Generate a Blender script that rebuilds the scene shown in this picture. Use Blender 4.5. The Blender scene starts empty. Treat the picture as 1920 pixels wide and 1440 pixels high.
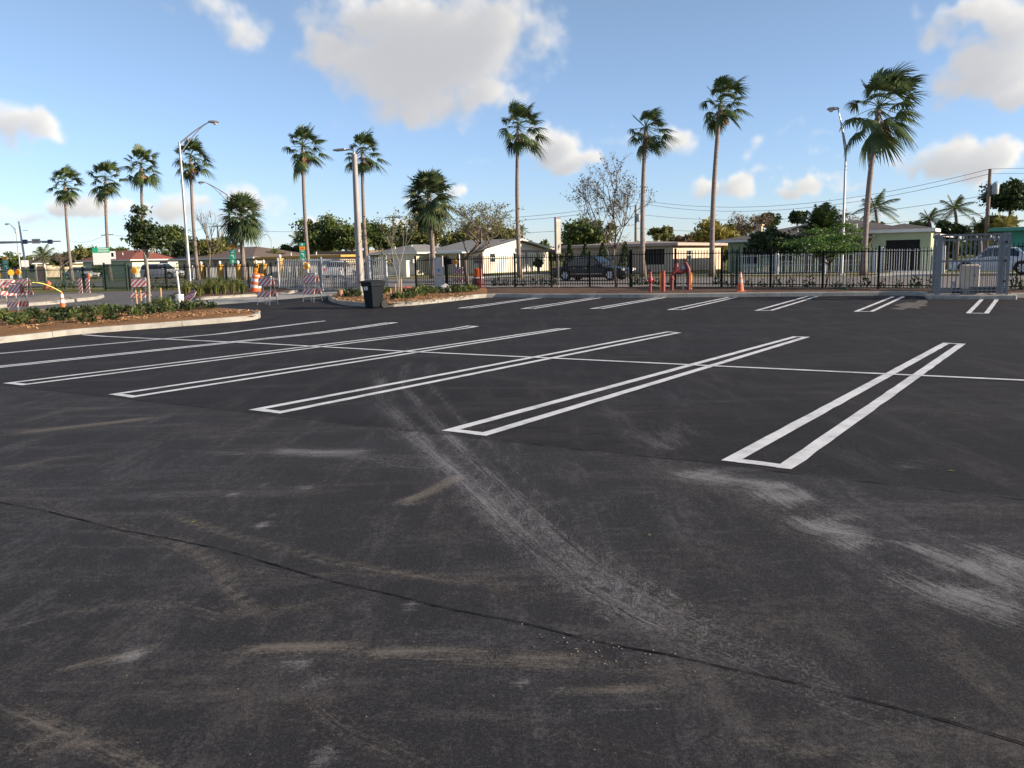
import bpy, bmesh, math, random
import numpy as np
from mathutils import Vector, Matrix, noise as mnoise
random.seed(7); np.random.seed(7)
R = math.radians
scene = bpy.context.scene
C = scene.collection
# ------------------------------------------------------------------ camera
F, PITCH, ROLL, CAMH = 1600.0, 0.1465, -0.0224, 1.5      # focal length in photo pixels (1920 wide), tilt, roll, eye height
cam_d = bpy.data.cameras.new('camera'); cam = bpy.data.objects.new('camera', cam_d); C.objects.link(cam)
cam_d.sensor_width = 36.0; cam_d.lens = 36.0 * F / 1920.0; cam_d.clip_end = 5000; cam_d.clip_start = 0.05
cam.matrix_world = Matrix.Translation((0, 0, CAMH)) @ Matrix.Rotation(math.pi / 2 - PITCH, 4, 'X') @ Matrix.Rotation(ROLL, 4, 'Z')
scene.camera = cam
# ------------------------------------------------------------------ light
SUN_AZ, SUN_EL = R(103), R(17.0)                            # azimuth clockwise from +Y (view axis)
sun_dir = Vector((math.sin(SUN_AZ) * math.cos(SUN_EL), math.cos(SUN_AZ) * math.cos(SUN_EL), math.sin(SUN_EL)))
sd = bpy.data.lights.new('sun', 'SUN'); sun = bpy.data.objects.new('sun', sd); C.objects.link(sun)
sd.energy = 5.0; sd.angle = R(0.6); sd.color = (1.0, 0.84, 0.64)
sun.rotation_euler = (-sun_dir).to_track_quat('-Z', 'Y').to_euler()
EXPOSURE = 0.86
vs = scene.view_settings
vs.view_transform = 'Standard'; vs.look = 'None'; vs.gamma = 1.0; vs.exposure = EXPOSURE; vs.use_curve_mapping = False

# ------------------------------------------------------------------ survey helpers (photo bearings -> metres on site)
def ray(px, py):
    u, v = px - 960.0, py - 720.0
    c, s = math.cos(ROLL), math.sin(ROLL)
    a, b = u * c + v * s, -u * s + v * c
    return (a, F * math.cos(PITCH) - b * math.sin(PITCH), -F * math.sin(PITCH) - b * math.cos(PITCH))
KN = [(-60, 0.0), (0, 0.0), (22, -0.275), (31, -0.06), (36, 0.05), (44, 0.03), (58, 0.1), (90, 0.12), (3000, 0.3)]
def zt(Y):
    for (y0, z0), (y1, z1) in zip(KN, KN[1:]):
        if Y <= y1: return z0 + (z1 - z0) * max(0, Y - y0) / (y1 - y0)
    return KN[-1][1]
def G(px, py, dz=0.0):
    """point of the ground (terrain + dz) seen on a bearing"""
    d = ray(px, py); lo, hi = 0.5, 400.0
    f = lambda Y: CAMH + d[2] * Y / d[1] - zt(Y) - dz
    Y = lo
    while Y < hi and f(Y) > 0: Y *= 1.01
    lo = Y / 1.011; hi = Y
    for _ in range(40):
        m = (lo + hi) / 2
        if f(m) > 0: lo = m
        else: hi = m
    Y = (lo + hi) / 2
    return Vector((d[0] * Y / d[1], Y, zt(Y) + dz))
def P(px, py, Y):
    d = ray(px, py); t = Y / d[1]
    return Vector((d[0] * t, Y, CAMH + d[2] * t))
def B(px, Y):
    """ground point on a bearing at depth Y"""
    py = 510.0
    for _ in range(6):
        p = P(px, py, Y); py += (p.z - zt(Y)) * F / Y
    return Vector((p.x, Y, zt(Y)))
# street frame: a to the right along the street, t away across it
SO = Vector((4.0, 50.0)); UX = Vector((0.848, -0.53)); UY = Vector((0.53, 0.848)); SROT = math.atan2(UX.y, UX.x)
def S(a, t, dz=0.0):
    q = SO + UX * a + UY * t
    return Vector((q.x, q.y, zt(q.y) + dz))
def AT(px, t, py=510.0):
    """(a, world ground point) where bearing px crosses the line t in the street frame"""
    for _ in range(5):
        d = ray(px, py); k = d[0] / d[1]
        Y = (t + SO.x * UY.x + SO.y * UY.y) / (k * UY.x + UY.y)
        p = P(px, py, Y); py += (p.z - zt(Y)) * F / Y
    w = Vector((p.x, Y, zt(Y)))
    return (Vector((w.x, w.y)) - SO).dot(UX), w
def HT(px, py, Y):
    return P(px, py, Y).z - zt(Y)

# ------------------------------------------------------------------ materials
MATS = {}
def nt(name):
    m = bpy.data.materials.new(name); m.use_nodes = True
    t = m.node_tree
    return m, t, t.nodes['Principled BSDF']
def N(t, kind, **kw):
    n = t.nodes.new('ShaderNode' + kind)
    for k, v in kw.items():
        if k.startswith('i_'):
            key = k[2:]; key = int(key) if key.isdigit() else key.replace('_', ' ')
            n.inputs[key].default_value = v
        else: setattr(n, k, v)
    return n
def ramp(t, fac, stops, interp='LINEAR'):
    r = t.nodes.new('ShaderNodeValToRGB'); r.color_ramp.interpolation = interp
    el = r.color_ramp.elements
    while len(el) < len(stops): el.new(0.5)
    for e, (p, c) in zip(el, stops):
        e.position = p; e.color = (*c, 1) if len(c) == 3 else c
    t.links.new(fac, r.inputs['Fac']); return r.outputs['Color']
def mixc(t, fac, a, b, blend='MIX'):
    m = t.nodes.new('ShaderNodeMix'); m.data_type = 'RGBA'; m.blend_type = blend
    for sock, v in ((m.inputs['Factor'], fac), (m.inputs['A'], a), (m.inputs['B'], b)):
        if hasattr(v, 'is_linked'): t.links.new(v, sock)
        else: sock.default_value = v if not isinstance(v, tuple) or len(v) == 4 else (*v, 1)
    return m.outputs['Result']
def math_(t, op, a, b=None, c=None, clamp=False):
    m = t.nodes.new('ShaderNodeMath'); m.operation = op; m.use_clamp = clamp
    for i, v in enumerate((a, b, c)):
        if v is None: continue
        if hasattr(v, 'is_linked'): t.links.new(v, m.inputs[i])
        else: m.inputs[i].default_value = v
    return m.outputs[0]
def texco(t, which='Object', scale=(1, 1, 1)):
    tc = t.nodes.new('ShaderNodeTexCoord'); mp = t.nodes.new('ShaderNodeMapping'); mp.inputs['Scale'].default_value = scale
    t.links.new(tc.outputs[which], mp.inputs['Vector']); return mp.outputs['Vector']
def noise(t, vec, scale, detail=4, rough=0.55):
    n = N(t, 'TexNoise', i_Scale=scale, i_Detail=detail, i_Roughness=rough); t.links.new(vec, n.inputs['Vector']); return n.outputs['Fac']
def bumpn(t, h, strength, dist, bsdf):
    b = N(t, 'Bump', i_Strength=strength, i_Distance=dist); t.links.new(h, b.inputs['Height']); t.links.new(b.outputs['Normal'], bsdf.inputs['Normal'])
def mat(name, col, rough=0.6, metal=0.0, var=0.15, scale=6.0, bump=0.0, bscale=40.0, stretch=(1, 1, 1), spec=0.5):
    if name in MATS: return MATS[name]
    m, t, b = nt(name)
    v = texco(t, 'Object', stretch)
    n = noise(t, v, scale, 5)
    lo = tuple(c * (1 - var) for c in col); hi = tuple(min(1, c * (1 + var)) for c in col)
    t.links.new(ramp(t, n, [(0.3, lo), (0.7, hi)]), b.inputs['Base Color'])
    b.inputs['Roughness'].default_value = rough; b.inputs['Metallic'].default_value = metal
    b.inputs['Specular IOR Level'].default_value = spec
    if bump: bumpn(t, noise(t, v, bscale, 4), bump, 0.02, b)
    MATS[name] = m; return m
def leafmat(name, cols, rough=0.5, transl=0.25):
    if name in MATS: return MATS[name]
    m, t, b = nt(name)
    g = N(t, 'NewGeometry')
    c = ramp(t, g.outputs['Random Per Island'], [(i / max(1, len(cols) - 1), k) for i, k in enumerate(cols)])
    t.links.new(c, b.inputs['Base Color']); b.inputs['Roughness'].default_value = rough; b.inputs['Specular IOR Level'].default_value = 0.35
    tr = N(t, 'BsdfTranslucent'); t.links.new(c, tr.inputs['Color'])
    mx = N(t, 'MixShader', i_Fac=transl); t.links.new(b.outputs[0], mx.inputs[1]); t.links.new(tr.outputs[0], mx.inputs[2])
    t.links.new(mx.outputs[0], t.nodes['Material Output'].inputs['Surface'])
    MATS[name] = m; return m
def stripemat(name, ca, cb, period=0.24, slant=1.0, rough=0.5):
    """diagonal retroreflective stripes on barricade boards (local x,z)"""
    if name in MATS: return MATS[name]
    m, t, b = nt(name)
    tc = t.nodes.new('ShaderNodeTexCoord'); sp = N(t, 'SeparateXYZ'); t.links.new(tc.outputs['Object'], sp.inputs[0])
    u = math_(t, 'MULTIPLY_ADD', sp.outputs['Z'], -slant, sp.outputs['X'])
    u = math_(t, 'FRACT', math_(t, 'DIVIDE', u, period))
    f = math_(t, 'GREATER_THAN', u, 0.5)
    dirt = noise(t, tc.outputs['Object'], 9, 5)
    c = mixc(t, f, ca, cb); c = mixc(t, math_(t, 'MULTIPLY', dirt, 0.35), c, (0.3, 0.27, 0.24, 1))
    t.links.new(c, b.inputs['Base Color']); b.inputs['Roughness'].default_value = rough
    MATS[name] = m; return m

# ------------------------------------------------------------------ mesh builder
class MB:
    def __init__(s): s.v = []; s.f = []; s.m = []; s.mi = 0
    def add(s, vs, fs):
        o = len(s.v); s.v += [tuple(q) for q in vs]; s.f += [tuple(i + o for i in f) for f in fs]; s.m += [s.mi] * len(fs); return s
    def box(s, c, d, rz=0.0, rx=0.0, ry=0.0, taper=1.0, bev=0.0):
        hx, hy, hz = d[0] / 2, d[1] / 2, d[2] / 2
        M3 = Matrix.Translation(c) @ Matrix.Rotation(rz, 4, 'Z') @ Matrix.Rotation(ry, 4, 'Y') @ Matrix.Rotation(rx, 4, 'X')
        if bev <= 0:
            vs = []
            for z in (-hz, hz):
                k = taper if z > 0 else 1
                for x, y in ((-hx, -hy), (hx, -hy), (hx, hy), (-hx, hy)): vs.append(M3 @ Vector((x * k, y * k, z)))
            return s.add(vs, [(3, 2, 1, 0), (4, 5, 6, 7), (0, 1, 5, 4), (1, 2, 6, 5), (2, 3, 7, 6), (3, 0, 4, 7)])
        b = min(bev, hx * .9, hy * .9, hz * .9); rings = []
        for z, e in ((-hz, b), (-hz + b, 0), (hz - b, 0), (hz, b)):
            k = 1 + (taper - 1) * (z + hz) / (2 * hz); ring = []
            X, Y = hx * k - e, hy * k - e
            for x, y, ex, ey in ((-X, -Y, 1, 0), (-X, -Y, 0, 1), (X, -Y, 0, 1), (X, -Y, 1, 0), (X, Y, 1, 0), (X, Y, 0, 1), (-X, Y, 0, 1), (-X, Y, 1, 0)):
                pass
            pts = [(-X + b, -Y), (X - b, -Y), (X, -Y + b), (X, Y - b), (X - b, Y), (-X + b, Y), (-X, Y - b), (-X, -Y + b)]
            rings.append([M3 @ Vector((x, y, z)) for x, y in pts])
        return s.loft(rings, True)
    def loft(s, rings, cap=True, closed=True):
        n = len(rings[0]); vs = [p for r in rings for p in r]; fs = []
        for i in range(len(rings) - 1):
            for j in range(n if closed else n - 1):
                a, b2 = i * n + j, i * n + (j + 1) % n
                fs.append((a, b2, b2 + n, a + n))
        if cap: fs.append(tuple(range(n - 1, -1, -1))); fs.append(tuple(range((len(rings) - 1) * n, len(rings) * n)))
        return s.add(vs, fs)
    def tube(s, pts, rad, n=8, cap=True):
        pts = [Vector(p) for p in pts]; rings = []
        rad = [rad] * len(pts) if isinstance(rad, (int, float)) else rad
        up = Vector((0, 0, 1))
        for i, p in enumerate(pts):
            d = (pts[min(i + 1, len(pts) - 1)] - pts[max(i - 1, 0)])
            if d.length < 1e-9: d = Vector((0, 0, 1))
            d.normalize()
            ref = Vector((1, 0, 0)) if abs(d.z) > .9 else up
            x = d.cross(ref).normalized(); y = d.cross(x).normalized()
            rings.append([p + (x * math.cos(2 * math.pi * k / n) + y * math.sin(2 * math.pi * k / n)) * rad[i] for k in range(n)])
        return s.loft([list(reversed(r)) for r in rings], cap)
    def cyl(s, p0, p1, r0, r1=None, n=12): return s.tube([p0, p1], [r0, r0 if r1 is None else r1], n)
    def lathe(s, prof, n=16, c=(0, 0, 0), cap=True):
        rings = [[(c[0] + r * math.cos(2 * math.pi * k / n), c[1] + r * math.sin(2 * math.pi * k / n), c[2] + z) for k in range(n)] for r, z in prof]
        return s.loft(rings, cap)
    def prism(s, poly, y0, y1, axis='y'):
        """extrude a 2-D outline; axis y: outline in xz, axis z: outline in xy, axis x: outline in yz"""
        f = {'y': lambda p, q: (p[0], q, p[1]), 'z': lambda p, q: (p[0], p[1], q), 'x': lambda p, q: (q, p[0], p[1])}[axis]
        n = len(poly); vs = [f(p, y0) for p in poly] + [f(p, y1) for p in poly]
        fs = [tuple(range(n)), tuple(range(2 * n - 1, n - 1, -1))] + [(i, i + n, (i + 1) % n + n, (i + 1) % n) for i in range(n)]
        return s.add(vs, fs)
    def build(s, name, mats, parent=None, loc=None, rz=0.0, smooth=False, fix=True):
        me = bpy.data.meshes.new(name); me.from_pydata(s.v, [], s.f)
        mats = mats if isinstance(mats, (list, tuple)) else [mats]
        for m in mats: me.materials.append(m)
        if len(mats) > 1: me.polygons.foreach_set('material_index', s.m)
        if fix:
            bm = bmesh.new(); bm.from_mesh(me); bmesh.ops.recalc_face_normals(bm, faces=bm.faces); bm.to_mesh(me); bm.free()
        if smooth:
            me.polygons.foreach_set('use_smooth', [True] * len(me.polygons))
            if smooth != 'all':
                try: me.set_sharp_from_angle(angle=R(38))
                except Exception: pass
        me.update()
        return link(name, me, parent, loc, rz)
def link(name, me, parent=None, loc=None, rz=0.0):
    o = bpy.data.objects.new(name, me); C.objects.link(o)
    if parent is not None: o.parent = parent
    if loc is not None: o.location = loc
    if rz: o.rotation_euler = (0, 0, rz)
    return o
def tag(o, label=None, cat=None, group=None, kind=None):
    if label: o['label'] = label
    if cat: o['category'] = cat
    if group: o['group'] = group
    if kind: o['kind'] = kind
    return o
def thing(name, label, cat, loc=(0, 0, 0), rz=0.0, group=None):
    o = bpy.data.objects.new(name, None); C.objects.link(o); o.location = loc; o.rotation_euler = (0, 0, rz); o.empty_display_size = 0.2
    return tag(o, label, cat, group)
def copy_tree(o, parent=None):
    c = o.copy(); C.objects.link(c); c.parent = parent
    for ch in list(o.children): copy_tree(ch, c)
    return c
def text_mesh(name, txt, size, m, parent, loc, rot, ext=0.002):
    cu = bpy.data.curves.new(name, 'FONT'); cu.body = txt; cu.size = size; cu.align_x = 'CENTER'; cu.align_y = 'CENTER'; cu.extrude = ext
    o = bpy.data.objects.new(name + '_tmp', cu); C.objects.link(o)
    me = bpy.data.meshes.new_from_object(o); bpy.data.objects.remove(o); bpy.data.curves.remove(cu)
    me.materials.clear(); me.materials.append(m); me.name = name
    t = link(name, me, parent, loc); t.rotation_euler = rot; return t
def drape(name, poly, dz, m, kind='structure', parent=None, extra_y=(), extra_x=()):
    """flat sheet following the terrain: polygon of (x,y) cut at the terrain knots"""
    bm = bmesh.new(); vs = [bm.verts.new((p[0], p[1], 0)) for p in poly]; bm.faces.new(vs)
    ys = [p[1] for p in poly]
    for k in [k for k, _ in KN] + list(extra_y):
        if min(ys) < k < max(ys):
            bmesh.ops.bisect_plane(bm, geom=bm.verts[:] + bm.edges[:] + bm.faces[:], plane_co=(0, k, 0), plane_no=(0, 1, 0))
    for k in extra_x:
        bmesh.ops.bisect_plane(bm, geom=bm.verts[:] + bm.edges[:] + bm.faces[:], plane_co=(k, 0, 0), plane_no=(1, 0, 0))
    bmesh.ops.triangulate(bm, faces=bm.faces[:])
    for v in bm.verts: v.co.z = zt(v.co.y) + dz
    bmesh.ops.recalc_face_normals(bm, faces=bm.faces)
    if sum(f.normal.z for f in bm.faces) < 0: bmesh.ops.reverse_faces(bm, faces=bm.faces)
    me = bpy.data.meshes.new(name); bm.to_mesh(me); bm.free(); me.materials.append(m)
    o = link(name, me, parent)
    if kind: o['kind'] = kind
    return o
# ------------------------------------------------------------------ sky
world = bpy.data.worlds.new('World'); scene.world = world; world.use_nodes = True
wt = world.node_tree; wt.nodes.clear()
SKY_STRENGTH = 0.095
def vnoise(x, y, seed):
    """smooth value noise on arrays"""
    rs = np.random.RandomState(seed); T = rs.rand(256, 256).astype(np.float32)
    xi = np.floor(x).astype(np.int32); yi = np.floor(y).astype(np.int32)
    fx = (x - xi).astype(np.float32); fy = (y - yi).astype(np.float32)
    fx = fx * fx * (3 - 2 * fx); fy = fy * fy * (3 - 2 * fy)
    x0, x1, y0, y1 = xi & 255, (xi + 1) & 255, yi & 255, (yi + 1) & 255
    return (T[y0, x0] * (1 - fx) + T[y0, x1] * fx) * (1 - fy) + (T[y1, x0] * (1 - fx) + T[y1, x1] * fx) * fy
def fbm(x, y, seed, octs=5, gain=0.5, lac=2.03):
    s_ = 0; a_ = 1.0; tot_ = 0
    for o in range(octs):
        s_ = s_ + a_ * vnoise(x * lac ** o + o * 17.3, y * lac ** o + o * 9.1, seed + o); tot_ += a_; a_ *= gain
    return s_ / tot_
def cloud_map(W=3072, Hh=768):
    """scattered fair-weather cumulus over the whole sky: opacity and sunlit share, in (azimuth, elevation)"""
    az, el = np.meshgrid((np.arange(W) + .5) / W * 2 * np.pi - np.pi, (np.arange(Hh) + .5) / Hh * np.pi / 2)
    az = az.astype(np.float32); el = el.astype(np.float32)
    q = 14.0
    wx = fbm(az * q, el * q, 11, 5) - .5; wy = fbm(az * q, el * q, 31, 5) - .5
    wx2 = fbm(az * 60, el * 60, 51, 4) - .5; wy2 = fbm(az * 60, el * 60, 61, 4) - .5
    A = az + wx * .075 + wx2 * .024; E = el + wy * .045 + wy2 * .018
    blobs = [(800, 105, 190, 95, 1.0), (900, 70, 120, 90, .95), (650, 115, 85, 42, .85), (930, 165, 80, 40, .85), (770, 195, 110, 38, .8), (730, 25, 120, 50, .85),
             (425, 45, 60, 45, .62), (385, 12, 55, 30, .6), (55, 252, 60, 26, .8), (5, 245, 50, 24, .75), (168, 390, 27, 24, .9), (300, 385, 55, 28, .72), (232, 392, 26, 18, .6),
             (60, 398, 90, 18, .5), (430, 368, 48, 26, .6), (600, 410, 24, 16, .62), (505, 378, 60, 22, .5), (735, 425, 34, 18, .7), (330, 410, 120, 20, .5),
             (1055, 275, 45, 34, 1.0), (1088, 305, 40, 20, .9), (1262, 268, 42, 22, .55), (1160, 272, 50, 20, .42), (1310, 352, 30, 19, .8), (1385, 348, 34, 20, .8), (1440, 322, 60, 14, .48),
             (1420, 268, 28, 22, .5), (1497, 352, 24, 17, .7), (1480, 230, 40, 14, .42), (1872, 148, 80, 52, 1.0), (1825, 180, 60, 34, .9), (1748, 72, 50, 34, .7), (1830, 38, 90, 34, .75), (1905, 60, 50, 40, .8),
             (1900, 190, 70, 30, .9), (1790, 300, 40, 20, .9), (1850, 312, 45, 22, .8), (1882, 296, 30, 22, .85), (960, 15, 60, 20, .5), (1550, 255, 40, 12, .3), (900, 305, 60, 14, .35), (1620, 395, 60, 14, .4)]
    D = np.zeros_like(az)
    for (px, py, rx, ry, wgt) in blobs:
        d = Vector(ray(px, py)).normalized(); a0, e0 = math.atan2(d.x, d.y), math.asin(d.z)
        D = np.maximum(D, wgt * (1.18 if rx < 50 else 1.0) * np.exp(-.8 * (((A - a0) * F / rx) ** 2 + ((E - e0) * F / ry) ** 2)))
    ss = lambda lo, hi, v: (lambda k: k * k * (3 - 2 * k))(np.clip((v - lo) / (hi - lo), 0, 1))
    gen = ss(.5, .72, fbm(A * 3.2, E * 5.0, 77, 4)) * np.maximum(ss(.62, .75, np.abs(az)), ss(.36, .5, el))
    # a veil of small far cumulus low over the horizon all the way round
    low = ss(.52, .74, fbm(A * 11, E * 30, 91, 4)) * np.exp(-((el - .075) / .05) ** 2) * .55
    D = np.maximum(np.maximum(D, gen), low)
    D = D + (fbm(az * 42, el * 42, 101, 6, .56) - .5) * .55
    alpha = ss(.27, .74, D)
    # light: density met on the way to the sun (to the right and up)
    sh = np.zeros_like(D); k = W / (2 * np.pi)
    for i in range(1, 9):
        ox, oy = int(i * .006 * k) , int(i * .0035 * Hh / (np.pi / 2))
        sh += np.clip(np.roll(np.roll(D, -ox, 1), -oy, 0) - .25, 0, 1)
    lit = np.exp(-sh * .55)
    lit = np.clip(lit * (1 + .5 * (fbm(az * 70, el * 70, 131, 4) - .5)), 0, 1)
    img = bpy.data.images.new('cloud_cover', W, Hh, alpha=True, float_buffer=True); img.colorspace_settings.name = 'Non-Color'
    px_ = np.ones((Hh, W, 4), np.float32); px_[..., 0] = alpha; px_[..., 1] = lit; px_[..., 2] = 0
    img.pixels.foreach_set(px_.ravel()); img.pack(); return img
L = wt.links.new
tcw = wt.nodes.new('ShaderNodeTexCoord')
spw = N(wt, 'SeparateXYZ'); L(tcw.outputs['Generated'], spw.inputs[0])
azn = math_(wt, 'ARCTAN2', spw.outputs['X'], spw.outputs['Y']); eln = math_(wt, 'ARCSINE', spw.outputs['Z'])
cmb = N(wt, 'CombineXYZ'); L(math_(wt, 'MULTIPLY_ADD', azn, 1 / (2 * math.pi), .5), cmb.inputs[0]); L(math_(wt, 'MAXIMUM', math_(wt, 'MULTIPLY', eln, 2 / math.pi), .0015), cmb.inputs[1])
ci = N(wt, 'TexImage', image=cloud_map(), interpolation='Cubic', extension='EXTEND'); L(cmb.outputs[0], ci.inputs['Vector'])
csp = N(wt, 'SeparateColor'); L(ci.outputs['Color'], csp.inputs[0])
sky = N(wt, 'TexSky', sky_type='NISHITA'); sky.sun_disc = False; sky.sun_elevation = SUN_EL; sky.sun_rotation = SUN_AZ
sky.altitude = 0; sky.air_density = 1.0; sky.dust_density = 0.1; sky.ozone_density = 3.5
CLV = 5.6
ccol = mixc(wt, csp.outputs['Green'], (0.60 * CLV, 0.595 * CLV, 0.61 * CLV, 1), (1.18 * CLV, 1.12 * CLV, 1.02 * CLV, 1))
hz = N(wt, 'MapRange', i_1=-.02, i_2=.03); L(eln, hz.inputs['Value'])
alpha = math_(wt, 'MULTIPLY', math_(wt, 'MULTIPLY', csp.outputs['Red'], hz.outputs[0]), .90)
hs = N(wt, 'HueSaturation', i_Saturation=.85, i_Hue=.500); L(sky.outputs['Color'], hs.inputs['Color'])
lowh = N(wt, 'MapRange', i_1=0.0, i_2=.32, i_3=1.0, i_4=0.0); L(eln, lowh.inputs['Value'])
skb = mixc(wt, lowh.outputs[0], hs.outputs['Color'], mixc(wt, 1.0, hs.outputs['Color'], (.90, .97, 1.26, 1), 'MULTIPLY'))   # clear maritime air: the horizon stays blue
skyc = mixc(wt, alpha, skb, ccol)
bg = N(wt, 'Background', i_Strength=SKY_STRENGTH); L(skyc, bg.inputs['Color'])
wo = wt.nodes.new('ShaderNodeOutputWorld'); L(bg.outputs[0], wo.inputs['Surface'])
# ------------------------------------------------------------------ ground, lot, street
def ground_mat():
    m, t, b = nt('dry_lawn'); v = texco(t)
    n1 = noise(t, v, .25, 6); n2 = noise(t, v, 6, 6, .7)
    c = ramp(t, n1, [(.3, (.11, .115, .035)), (.5, (.19, .17, .06)), (.7, (.27, .22, .10))])
    c = mixc(t, math_(t, 'MULTIPLY', n2, .5), c, (.05, .075, .02, 1)); t.links.new(c, b.inputs['Base Color'])
    b.inputs['Roughness'].default_value = .95; b.inputs['Specular IOR Level'].default_value = .1
    bumpn(t, n2, .8, .08, b); return m
M_ground = ground_mat()
drape('ground', [(-1500, -60), (1500, -60), (1500, 2900), (-1500, 2900)], -0.03, M_ground)

# asphalt with loose dust: 'dust' (tan) and 'chalk' (pale) are dirt deposits left by traffic
H_near = (G(5, 722), G(1352, 868))
def asphalt_mat(name, base, dusty, row_edge=False):
    m, t, b = nt(name); v = texco(t)
    sx, sy = texco(t, scale=(1, .16, 1)), texco(t, scale=(.2, 1, 1))
    grit = noise(t, v, 330, 3, .85); peb = N(t, 'TexVoronoi', i_Scale=150.0); t.links.new(v, peb.inputs['Vector'])
    psp = N(t, 'SeparateColor'); t.links.new(peb.outputs['Color'], psp.inputs[0])
    mid = noise(t, v, 14, 6, .7); big = noise(t, v, .55, 6, .6); st1 = noise(t, sx, 3.2, 9, .72); st2 = noise(t, sy, 2.3, 9, .72)
    fine = noise(t, v, 55, 5, .8)
    c = ramp(t, grit, [(.34, tuple(k * .2 for k in base)), (.5, base), (.66, tuple(k * 3.2 for k in base))])
    c = mixc(t, .42, c, ramp(t, fine, [(.36, tuple(k * .25 for k in base)), (.5, base), (.66, tuple(k * 2.8 for k in base))]))
    # single stones of paler aggregate show between the binder
    c = mixc(t, ramp(t, psp.outputs['Red'], [(.80, (0, 0, 0)), (.97, (.6, .6, .6))]), c, tuple(k * 3.6 for k in base) + (1,))
    c = mixc(t, .34, c, ramp(t, big, [(.3, tuple(k * .62 for k in base)), (.7, tuple(k * 1.4 for k in base))]))
    # streaky film of tan dust swept over the surface
    stk = math_(t, 'MULTIPLY', math_(t, 'MAXIMUM', st1, st2), math_(t, 'MULTIPLY_ADD', fine, .7, math_(t, 'MULTIPLY', mid, .65)))
    film = N(t, 'MapRange', i_1=.335, i_2=.60, i_3=0.0, i_4=dusty); t.links.new(stk, film.inputs['Value'])
    c = mixc(t, film.outputs[0], c, mixc(t, ramp(t, big, [(.42, (0, 0, 0)), (.58, (1, 1, 1))]), (.112, .098, .092, 1), (.108, .106, .114, 1)))
    if row_edge:
        at_d = N(t, 'Attribute', attribute_name='dust'); at_c = N(t, 'Attribute', attribute_name='chalk')
        fl = N(t, 'Attribute', attribute_name='flow')
        def fn(sc, det):
            mp = N(t, 'VectorMath', operation='MULTIPLY'); t.links.new(fl.outputs['Vector'], mp.inputs[0]); mp.inputs[1].default_value = sc; return noise(t, mp.outputs[0], 1.0, det, .7)
        streak = math_(t, 'MULTIPLY_ADD', fn((1.6, 48.0, 1.0), 5), .6, math_(t, 'MULTIPLY', fn((26.0, 110.0, 1.0), 3), .4))
        rag = math_(t, 'ADD', math_(t, 'MULTIPLY_ADD', math_(t, 'SUBTRACT', streak, .5), 3.0, -.40), math_(t, 'ADD', math_(t, 'MULTIPLY', math_(t, 'SUBTRACT', fine, .5), 1.2), math_(t, 'MULTIPLY', math_(t, 'SUBTRACT', grit, .5), 1.4)))
        for at_, col, k, mx in ((at_d, (.195, .170, .145, 1), 1.60, .64), (at_c, (.29, .287, .30, 1), 1.48, .66)):
            mk = math_(t, 'MULTIPLY', math_(t, 'MULTIPLY_ADD', at_.outputs['Fac'], k, rag), 1.2, clamp=True)
            c = mixc(t, math_(t, 'MULTIPLY', mk, mx), c, col)
        # the stall rows were sealed later: blacker, with a ragged edge against the aisle
        sp = N(t, 'SeparateXYZ'); t.links.new(v, sp.inputs[0])
        p, q = H_near; d = (Vector((q.x, q.y)) - Vector((p.x, p.y))).normalized(); nx, ny = -d.y, d.x
        sdv = math_(t, 'ADD', math_(t, 'MULTIPLY', sp.outputs['X'], nx), math_(t, 'MULTIPLY_ADD', sp.outputs['Y'], ny, -(p.x * nx + p.y * ny) + .05))
        sdv = math_(t, 'ADD', sdv, math_(t, 'MULTIPLY', math_(t, 'SUBTRACT', mid, .5), .09))
        rw = N(t, 'MapRange', i_1=-.012, i_2=.012); t.links.new(sdv, rw.inputs['Value'])
        c = mixc(t, rw.outputs[0], c, mixc(t, 1.0, c, (.60, .585, .60, 1), 'MULTIPLY'))
    t.links.new(c, b.inputs['Base Color'])
    rr = N(t, 'MapRange', i_1=.3, i_2=.7, i_3=.78, i_4=.97); t.links.new(mid, rr.inputs['Value']); t.links.new(rr.outputs[0], b.inputs['Roughness'])
    b.inputs['Specular IOR Level'].default_value = .2
    hgt = math_(t, 'ADD', math_(t, 'MULTIPLY', grit, .8), math_(t, 'MULTIPLY', peb.outputs['Distance'], .5))
    hgt = math_(t, 'ADD', hgt, math_(t, 'MULTIPLY', fine, .8))
    bumpn(t, hgt, .8, .005, b); return m
M_lot = asphalt_mat('fresh_asphalt', (.0180, .0173, .0194), .9, True)
M_road = asphalt_mat('worn_asphalt', (.17, .152, .142), .4)
M_drive = asphalt_mat('grey_asphalt', (.095, .09, .09), .5)

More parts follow.
